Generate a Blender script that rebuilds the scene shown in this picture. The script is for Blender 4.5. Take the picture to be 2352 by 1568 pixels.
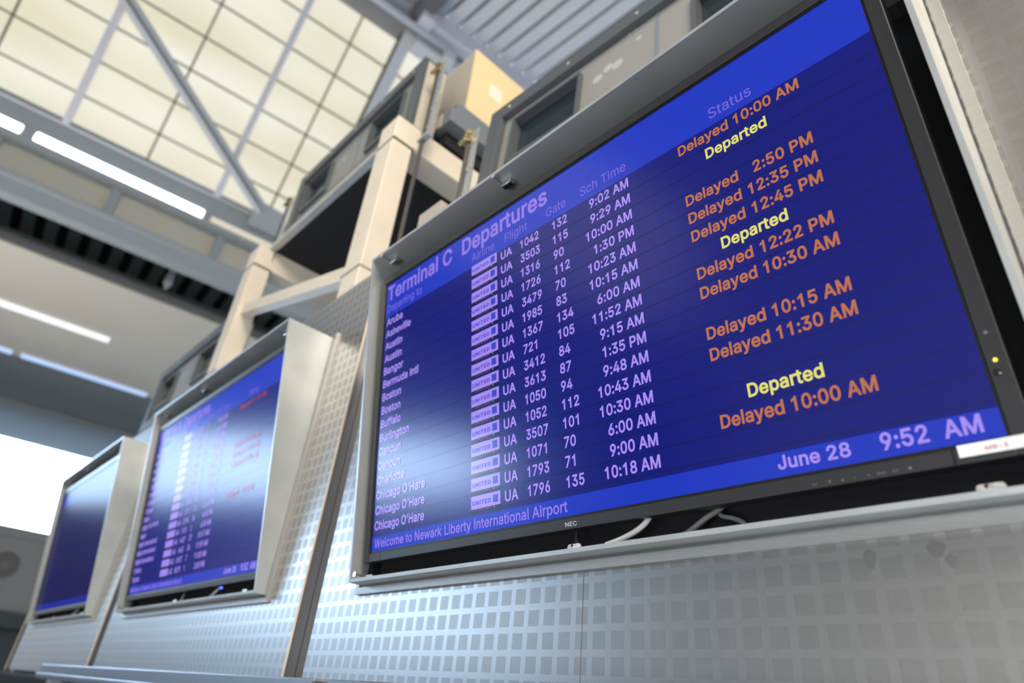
import bpy, bmesh, math, random
from mathutils import Vector, Matrix
random.seed(7)
SC = bpy.context.scene
COL = SC.collection
for o in list(bpy.data.objects):
    bpy.data.objects.remove(o)
PI = math.pi
OZ = 2.0                       # height of the big screen's lower edge above the floor
# ---------------------------------------------------------------- camera
CAM = Vector((1.1245, -0.6679, OZ - 0.2587))
YAW, PITCH, ROLL = 0.8648, 0.5270, 0.1082
cyw, syw, cp, sp = math.cos(YAW), math.sin(YAW), math.cos(PITCH), math.sin(PITCH)
FW = Vector((-syw*cp, cyw*cp, sp)); RT = Vector((cyw, syw, 0)); UP = RT.cross(FW)
cr, sr = math.cos(ROLL), math.sin(ROLL)
RT, UP = cr*RT + sr*UP, -sr*RT + cr*UP
cam = bpy.data.cameras.new('camera')
cam_o = bpy.data.objects.new('camera', cam); COL.objects.link(cam_o)
M = Matrix((RT, UP, -FW)).transposed().to_4x4(); M.translation = CAM
cam_o.matrix_world = M
cam.sensor_width = 36.0
cam.lens = 1511.9*36.0/2352.0
cam.clip_start = 0.02; cam.clip_end = 200
cam.dof.use_dof = True
cam.dof.focus_distance = 0.93
cam.dof.aperture_fstop = 2.9
SC.camera = cam_o
# ---------------------------------------------------------------- world, exposure, hall lamp and added fills
SC.view_settings.view_transform = 'Standard'
SC.view_settings.look = 'None'
SC.view_settings.exposure = 0.0
SC.view_settings.gamma = 1.0
SC.view_settings.use_curve_mapping = False
W = bpy.data.worlds.new('world'); SC.world = W; W.use_nodes = True
W.node_tree.nodes['Background'].inputs[0].default_value = (0.72, 0.74, 0.80, 1)
W.node_tree.nodes['Background'].inputs[1].default_value = 0.18

def area(name, loc, target, size, power, color):
    l = bpy.data.lights.new(name, 'AREA'); l.shape = 'RECTANGLE'
    l.size, l.size_y = size; l.energy = power; l.color = color
    o = bpy.data.objects.new(name, l); COL.objects.link(o)
    o.location = loc
    o.rotation_euler = (Vector(target)-Vector(loc)).to_track_quat('-Z', 'Y').to_euler()
    return o
area('warm_hall_light', (3.5, -1.9, OZ+3.2), (0.2, 0.3, OZ+1.0), (2.4, 1.2), 260, (1.0, 0.87, 0.69))
area('upward_hall_light', (3.0, -4.0, OZ+0.6), (0.5, 1.0, OZ+9), (3, 3), 150, (1.0, 0.98, 0.96))  # added fill, no real fixture: lifts the roof deck and framing
area('daylight_off_the_floor', (0.9, -3.0, 0.35), (0.4, 0.0, OZ+0.5), (3, 2), 78, (0.95, 0.98, 1.0))  # unseen fill lamp imitating floor bounce, brightens the hood undersides
area('wall_washer', (3.5, -8.0, 6.5), (3.0, -12.0, 3.0), (6, 1), 60, (1.0, 0.93, 0.82))  # fill lamp added only to light the wall behind the camera
area('soffit_uplight', (-7.6, -3.0, OZ+0.2), (-8.2, -1.0, OZ+5), (3, 3), 150, (1.0, 0.95, 0.86))  # extra fill out of view, put in to brighten the beige soffit
WINDOW_GLOW = 19.0
SKYLIGHT_GLOW = 0.97

# ---------------------------------------------------------------- materials
def mat(name, col, rough=0.5, metal=0.0, emit=None, es=0.0, spec=0.5, noise=None):
    m = bpy.data.materials.new(name); m.use_nodes = True
    nt = m.node_tree; b = nt.nodes['Principled BSDF']
    b.inputs['Base Color'].default_value = (*col, 1)
    b.inputs['Roughness'].default_value = rough
    b.inputs['Metallic'].default_value = metal
    b.inputs['Specular IOR Level'].default_value = spec
    if emit is not None:
        b.inputs['Emission Color'].default_value = (*emit, 1)
        b.inputs['Emission Strength'].default_value = es
    if noise:
        sc, amt = noise[0], noise[1]
        tc = nt.nodes.new('ShaderNodeTexCoord'); mp = nt.nodes.new('ShaderNodeMapping')
        if len(noise) > 2: mp.inputs['Scale'].default_value = noise[2]
        n = nt.nodes.new('ShaderNodeTexNoise'); n.inputs['Scale'].default_value = sc; n.inputs['Detail'].default_value = 4
        nt.links.new(tc.outputs['Object'], mp.inputs[0]); nt.links.new(mp.outputs[0], n.inputs['Vector'])
        cr_ = nt.nodes.new('ShaderNodeValToRGB')
        a = [max(0, c*(1-amt)) for c in col]; bb = [min(1, c*(1+amt)) for c in col]
        cr_.color_ramp.elements[0].position = 0.3; cr_.color_ramp.elements[1].position = 0.7
        cr_.color_ramp.elements[0].color = (*a, 1); cr_.color_ramp.elements[1].color = (*bb, 1)
        nt.links.new(n.outputs['Fac'], cr_.inputs[0]); nt.links.new(cr_.outputs[0], b.inputs['Base Color'])
    return m
def s2l(r, g, b):
    f = lambda c: (c/255/12.92) if c <= 10 else ((c/255+0.055)/1.055)**2.4
    return (f(r), f(g), f(b))

M_HOOD = mat('brushed_hood_metal', (0.46, 0.49, 0.50), 0.40, 0.55, noise=(14, 0.07, (1, 1, 1)))
M_FLANGE = mat('brushed_trim_metal', (0.42, 0.42, 0.41), 0.5, 0.8, noise=(60, 0.06, (1, 1, 12)))
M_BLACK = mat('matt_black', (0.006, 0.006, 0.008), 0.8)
M_BEZEL = mat('charcoal_plastic', (0.022, 0.022, 0.025), 0.38)
M_BEZEL2 = mat('black_plastic_lip', (0.008, 0.008, 0.009), 0.3)
M_STEEL = mat('bright_steel', (0.75, 0.75, 0.74), 0.25, 1.0)
M_BRASS = mat('aged_brass', (0.55, 0.45, 0.24), 0.35, 1.0)
M_TAB = mat('scuffed_steel_tab', (0.55, 0.54, 0.54), 0.45, 0.6, noise=(220, 0.5))
M_CREAM = mat('cream_painted_steel', (0.70, 0.62, 0.51), 0.5, 0.0, noise=(7, 0.06))
M_CABINET = mat('slate_grey_cabinet_paint', (0.095, 0.108, 0.122), 0.45, 0.2)
M_CABPANEL = mat('grey_panel_paint', (0.26, 0.26, 0.25), 0.45, 0.1)
M_CABEND = mat('tan_cabinet_end', (0.50, 0.45, 0.37), 0.5)
M_DARKGLASS = mat('dark_glass', (0.016, 0.026, 0.032), 0.12)
M_DARKSTEEL = mat('dark_steel', (0.10, 0.095, 0.09), 0.5, 0.6)
M_GALV = mat('galvanised_steel', (0.55, 0.57, 0.56), 0.4, 0.7, noise=(30, 0.1))
M_YELLOW = mat('pale_yellow_paint', (0.80, 0.63, 0.36), 0.5)  # lit side of the electrical box, also the conduit paint
M_LABEL = mat('paper_label', (0.85, 0.76, 0.62), 0.7)
M_BOXTAN = mat('taupe_box_paint', (0.42, 0.38, 0.32), 0.5)
M_BOXBLUE = mat('blue_grey_box_paint', (0.17, 0.19, 0.22), 0.5)  # underside shade on the transformer cases, also a cabinet seam
M_BEAM = mat('blue_grey_beam_paint', (0.42, 0.46, 0.49), 0.45)
M_BEAMLT = mat('pale_grey_beam_paint', (0.70, 0.72, 0.77), 0.45)
M_LAV = mat('lavender_grey_paint', (0.72, 0.71, 0.80), 0.5)
M_DECK = mat('pale_corrugated_deck', (0.82, 0.83, 0.87), 0.4)
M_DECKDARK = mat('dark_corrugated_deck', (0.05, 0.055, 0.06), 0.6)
M_SOFFIT = mat('satin_beige_soffit', (0.66, 0.60, 0.51), 0.5)
M_FARWALL = mat('warm_grey_wall', (0.40, 0.38, 0.36), 0.6)
M_TEAL = mat('dark_teal_metal', (0.06, 0.075, 0.08), 0.5)
M_FLOOR = mat('grey_terrazzo', (0.5, 0.5, 0.5), 0.35, noise=(40, 0.2))
M_GRID = mat('olive_skylight_grid', (0.26, 0.245, 0.185), 0.6)
M_LED = mat('lit_white_diffuser', (0.9, 0.9, 0.9), 0.5, emit=(1.0, 0.97, 1.0), es=4.0)
M_LEDBLUE = mat('lit_cool_diffuser', (0.5, 0.6, 0.8), 0.5, emit=(0.36, 0.50, 0.80), es=0.9)
M_LEDWARM = mat('dim_warm_diffuser', (0.75, 0.70, 0.60), 0.5, emit=(0.75, 0.66, 0.50), es=0.55)
M_WHITECABLE = mat('pale_grey_cable_jacket', (0.55, 0.56, 0.56), 0.5)
M_GREYCABLE = mat('grey_cable_jacket', (0.16, 0.16, 0.16), 0.5)
M_DARKCABLE = mat('black_cable_jacket', (0.03, 0.03, 0.03), 0.5)
M_STICKER = mat('white_sticker', (0.80, 0.84, 0.84), 0.45)
M_RED = mat('faded_red_ink', (0.55, 0.14, 0.16), 0.6)
M_PRINT = mat('pale_print', (0.42, 0.47, 0.50), 0.5)
M_PRINTDIM = mat('dim_print', (0.14, 0.16, 0.19), 0.5)
M_WINFRAME = mat('blue_grey_window_frame', (0.20, 0.24, 0.28), 0.5)
M_GREEN_LED = mat('lit_indicator', (0.8, 0.8, 0.1), 0.4, emit=(0.85, 0.85, 0.05), es=1.0)
M_BLUE_LED = mat('lit_blue_indicator', (0.1, 0.2, 0.9), 0.4, emit=(0.05, 0.12, 1.0), es=2.0)
M_AMBER = mat('lit_amber_lamp', (0.8, 0.6, 0.2), 0.4, emit=(0.8, 0.5, 0.12), es=1.2)
M_SIGNBLUE = mat('dull_violet_panel', (0.10, 0.10, 0.20), 0.5)

def screen_mat(name, col, k=1.0):
    """lit picture under a matt anti-glare film"""
    m = bpy.data.materials.new(name); m.use_nodes = True
    nt = m.node_tree; N = nt.nodes; N.remove(N['Principled BSDF'])
    e = N.new('ShaderNodeEmission'); e.inputs[0].default_value = (*col, 1); e.inputs[1].default_value = k
    gl = N.new('ShaderNodeBsdfGlossy'); gl.inputs['Color'].default_value = (SCREEN_GLOSS,)*3 + (1,); gl.inputs['Roughness'].default_value = 0.20
    a = N.new('ShaderNodeAddShader')
    nt.links.new(e.outputs[0], a.inputs[0]); nt.links.new(gl.outputs[0], a.inputs[1]); nt.links.new(a.outputs[0], N['Material Output'].inputs[0])
    return m
SCREEN_GLOSS = 0.084
S_HEAD = screen_mat('screen_header_blue', s2l(24, 52, 190))
S_BODY = screen_mat('screen_body_navy', s2l(6, 16, 120))
S_LINE = screen_mat('screen_rule', s2l(14, 18, 66))
S_TEXT = screen_mat('screen_lavender_text', s2l(166, 142, 240))
S_HEADTEXT = screen_mat('screen_violet_heading', s2l(142, 118, 226))
S_SUBTEXT = screen_mat('screen_dim_violet_heading', s2l(112, 98, 212))
S_ORANGE = screen_mat('screen_orange_text', s2l(188, 112, 70))
S_RED = screen_mat('screen_red_text', s2l(158, 58, 66))
S_YELLOW = screen_mat('screen_yellow_text', s2l(226, 220, 112))
S_LOGO = screen_mat('screen_logo_lavender', s2l(160, 135, 238))
S_LOGOBLUE = screen_mat('screen_logo_blue', s2l(44, 60, 190))
S_LOGOBLACK = screen_mat('screen_logo_black', s2l(12, 14, 30))
S_LOGOGREY = screen_mat('screen_logo_grey', s2l(110, 100, 170))
S_OFFHEAD = screen_mat('far_screen_header', s2l(24, 40, 150))
S_OFFBODY = screen_mat('far_screen_body', s2l(22, 22, 84))

# patterned stainless sheet: smooth lines between square satin patches
def wall_metal():
    m = bpy.data.materials.new('stainless_sheet_with_squares'); m.use_nodes = True
    nt = m.node_tree; N = nt.nodes; L = nt.links; b = N['Principled BSDF']
    tc = N.new('ShaderNodeTexCoord'); sx = N.new('ShaderNodeSeparateXYZ'); L.new(tc.outputs['Object'], sx.inputs[0])
    def mth(op, a, bv):
        n = N.new('ShaderNodeMath'); n.operation = op
        for i, v in enumerate((a, bv)):
            if v is None: continue
            if isinstance(v, (int, float)): n.inputs[i].default_value = v
            else: L.new(v, n.inputs[i])
        return n.outputs[0]
    P = 0.02946
    fx = mth('FRACT', mth('DIVIDE', mth('ADD', sx.outputs[0], 10*P-0.4758), P), None)
    fz = mth('FRACT', mth('DIVIDE', mth('ADD', sx.outputs[2], 20*P+0.0866), P), None)
    mx = mth('LESS_THAN', fx, 0.70); mz = mth('GREATER_THAN', fz, 0.29)
    mask = mth('MULTIPLY', mx, mz)
    mp = N.new('ShaderNodeMapping'); mp.inputs['Scale'].default_value = (140, 60, 8)
    L.new(tc.outputs['Object'], mp.inputs[0])
    nz = N.new('ShaderNodeTexNoise'); nz.inputs['Scale'].default_value = 8; nz.inputs['Detail'].default_value = 3
    L.new(mp.outputs[0], nz.inputs['Vector'])
    n2 = N.new('ShaderNodeTexNoise'); n2.inputs['Scale'].default_value = 420; n2.inputs['Detail'].default_value = 2
    L.new(tc.outputs['Object'], n2.inputs['Vector'])
    n3 = N.new('ShaderNodeTexNoise'); n3.inputs['Scale'].default_value = 5; n3.inputs['Detail'].default_value = 2
    L.new(tc.outputs['Object'], n3.inputs['Vector'])
    def mix(f, a, c):
        n = N.new('ShaderNodeMix'); n.data_type = 'RGBA'
        if isinstance(f, (int, float)): n.inputs[0].default_value = f
        else: L.new(f, n.inputs[0])
        for i, v in ((6, a), (7, c)):
            if isinstance(v, tuple): n.inputs[i].default_value = (*v, 1)
            else: L.new(v, n.inputs[i])
        return n.outputs[2]
    line = mix(nz.outputs['Fac'], (0.42, 0.42, 0.42), (0.48, 0.475, 0.47))
    sq = mix(n2.outputs['Fac'], (0.29, 0.288, 0.285), (0.36, 0.357, 0.35))
    base = mix(mask, line, sq)
    base2 = mix(mth('MULTIPLY', n3.outputs['Fac'], 0.35), base, (0.38, 0.37, 0.36))
    L.new(base2, b.inputs['Base Color'])
    b.inputs['Metallic'].default_value = 0.90
    r = mth('ADD', mth('MULTIPLY', mask, 0.05), 0.33)
    L.new(mth('ADD', r, mth('MULTIPLY', n2.outputs['Fac'], 0.05)), b.inputs['Roughness'])
    return m
M_WALL = wall_metal()

def skylight_mat():
    m = bpy.data.materials.new('daylit_translucent_panel'); m.use_nodes = True
    nt = m.node_tree; N = nt.nodes; L = nt.links; b = N['Principled BSDF']
    tc = N.new('ShaderNodeTexCoord'); mp = N.new('ShaderNodeMapping'); mp.inputs['Scale'].default_value = (0.35, 0.12, 0.5)
    mp.inputs['Rotation'].default_value = (0, 0.95, 0)
    L.new(tc.outputs['Object'], mp.inputs[0])
    n = N.new('ShaderNodeTexNoise'); n.inputs['Scale'].default_value = 2.2; n.inputs['Detail'].default_value = 2
    L.new(mp.outputs[0], n.inputs['Vector'])
    c = N.new('ShaderNodeValToRGB'); c.color_ramp.elements[0].position = 0.36; c.color_ramp.elements[1].position = 0.62
    c.color_ramp.elements[0].color = (*s2l(226, 219, 192), 1); c.color_ramp.elements[1].color = (*s2l(243, 240, 226), 1)
    L.new(n.outputs['Fac'], c.inputs[0])
    b.inputs['Base Color'].default_value = (0.16, 0.155, 0.13, 1); b.inputs['Roughness'].default_value = 0.5
    L.new(c.outputs[0], b.inputs['Emission Color']); b.inputs['Emission Strength'].default_value = SKYLIGHT_GLOW*0.93
    return m
M_SKY = skylight_mat()
M_OUTSIDE = mat('bright_overcast_sky', (0, 0, 0), 1.0, emit=(0.54, 0.75, 1.0), es=WINDOW_GLOW, spec=0.0)
def pane_mat():
    m = bpy.data.materials.new('clear_window_glass'); m.use_nodes = True
    nt = m.node_tree; N = nt.nodes; N.remove(N['Principled BSDF'])
    a = N.new('ShaderNodeBsdfTransparent'); b = N.new('ShaderNodeBsdfGlossy'); b.inputs['Roughness'].default_value = 0.02
    x = N.new('ShaderNodeMixShader'); x.inputs[0].default_value = 0.06
    nt.links.new(a.outputs[0], x.inputs[1]); nt.links.new(b.outputs[0], x.inputs[2]); nt.links.new(x.outputs[0], N['Material Output'].inputs[0])
    return m
M_WINDOW = pane_mat()

# ---------------------------------------------------------------- mesh helpers
class MB:
    """collects shapes, then links them as ONE mesh object"""
    def __init__(s): s.v = []; s.f = []; s.mi = []
    def add(s, vs, fs, mi=0):
        k = len(s.v); s.v += [tuple(x) for x in vs]; s.f += [[k+i for i in q] for q in fs]; s.mi += [mi]*len(fs)
        return s
    def hexa(s, p, mi=0):       # p[0:4] one face, p[4:8] the opposite one
        return s.add(p, [(0, 1, 2, 3), (7, 6, 5, 4), (0, 4, 5, 1), (1, 5, 6, 2), (2, 6, 7, 3), (3, 7, 4, 0)], mi)
    def box(s, x0, x1, y0, y1, z0, z1, mi=0, T=None):
        p = [Vector(q) for q in ((x0, y0, z0), (x1, y0, z0), (x1, y0, z1), (x0, y0, z1), (x0, y1, z0), (x1, y1, z0), (x1, y1, z1), (x0, y1, z1))]
        if T: p = [T(q) for q in p]
        return s.hexa(p, mi)
    def bar(s, a, b, w, h, up=(0, 0, 1), mi=0):
        a, b = Vector(a), Vector(b); d = (b-a).normalized(); u = Vector(up)
        x = d.cross(u).normalized(); z = x.cross(d)
        c = [(-1, -1), (1, -1), (1, 1), (-1, 1)]
        return s.hexa([a + x*w/2*i + z*h/2*j for i, j in c] + [b + x*w/2*i + z*h/2*j for i, j in c], mi)
    def tube(s, pts, r, seg=12, mi=0, cap=True):
        pts = [Vector(p) for p in pts]; k = len(s.v); n = len(pts); ref = None
        for i, p in enumerate(pts):
            d = (pts[min(i+1, n-1)] - pts[max(i-1, 0)]).normalized()
            if ref is None:
                ref = d.orthogonal().normalized()
            ref = (ref - d*ref.dot(d)).normalized(); q = d.cross(ref)
            rr = r[i] if isinstance(r, (list, tuple)) else r
            for j in range(seg):
                t = 2*PI*j/seg; s.v.append(tuple(p + ref*rr*math.cos(t) + q*rr*math.sin(t)))
        for i in range(n-1):
            for j in range(seg):
                s.f.append([k+i*seg+j, k+i*seg+(j+1) % seg, k+(i+1)*seg+(j+1) % seg, k+(i+1)*seg+j]); s.mi.append(mi)
        if cap:
            s.f.append([k+j for j in range(seg)][::-1]); s.f.append([k+(n-1)*seg+j for j in range(seg)]); s.mi += [mi, mi]
        return s
    def build(s, name, mats, parent=None, bevel=0.0, loc=None):
        me = bpy.data.meshes.new(name); me.from_pydata(s.v, [], s.f)
        if not isinstance(mats, (list, tuple)): mats = [mats]
        for m in mats: me.materials.append(m)
        for p, i in zip(me.polygons, s.mi): p.material_index = i
        bm = bmesh.new(); bm.from_mesh(me); bmesh.ops.recalc_face_normals(bm, faces=bm.faces); bm.to_mesh(me); bm.free()
        me.update()
        o = bpy.data.objects.new(name, me); COL.objects.link(o)
        if parent: o.parent = parent
        if loc is not None: o.location = loc
        if bevel:
            b = o.modifiers.new('bevel', 'BEVEL'); b.width = bevel; b.segments = 2; b.limit_method = 'ANGLE'; b.angle_limit = 0.6
        return o
def smooth(o):
    for p in o.data.polygons: p.use_smooth = True
    return o
def tag(o, label=None, cat=None, group=None, kind=None):
    if label: o['label'] = label
    if cat: o['category'] = cat
    if group: o['group'] = group
    if kind: o['kind'] = kind
    return o
def struct(o, label):
    return tag(o, label, 'structure', kind='structure')
def thing(name, label, cat, loc=(0, 0, 0), rot=(0, 0, 0), group=None):
    o = bpy.data.objects.new(name, None); COL.objects.link(o); o.empty_display_size = 0.1
    o.location = loc; o.rotation_euler = rot
    return tag(o, label, cat, group)
def copy_tree(o, parent=None):
    c = o.copy(); COL.objects.link(c)
    if parent: c.parent = parent
    for ch in list(o.children): copy_tree(ch, c)
    return c

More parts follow.
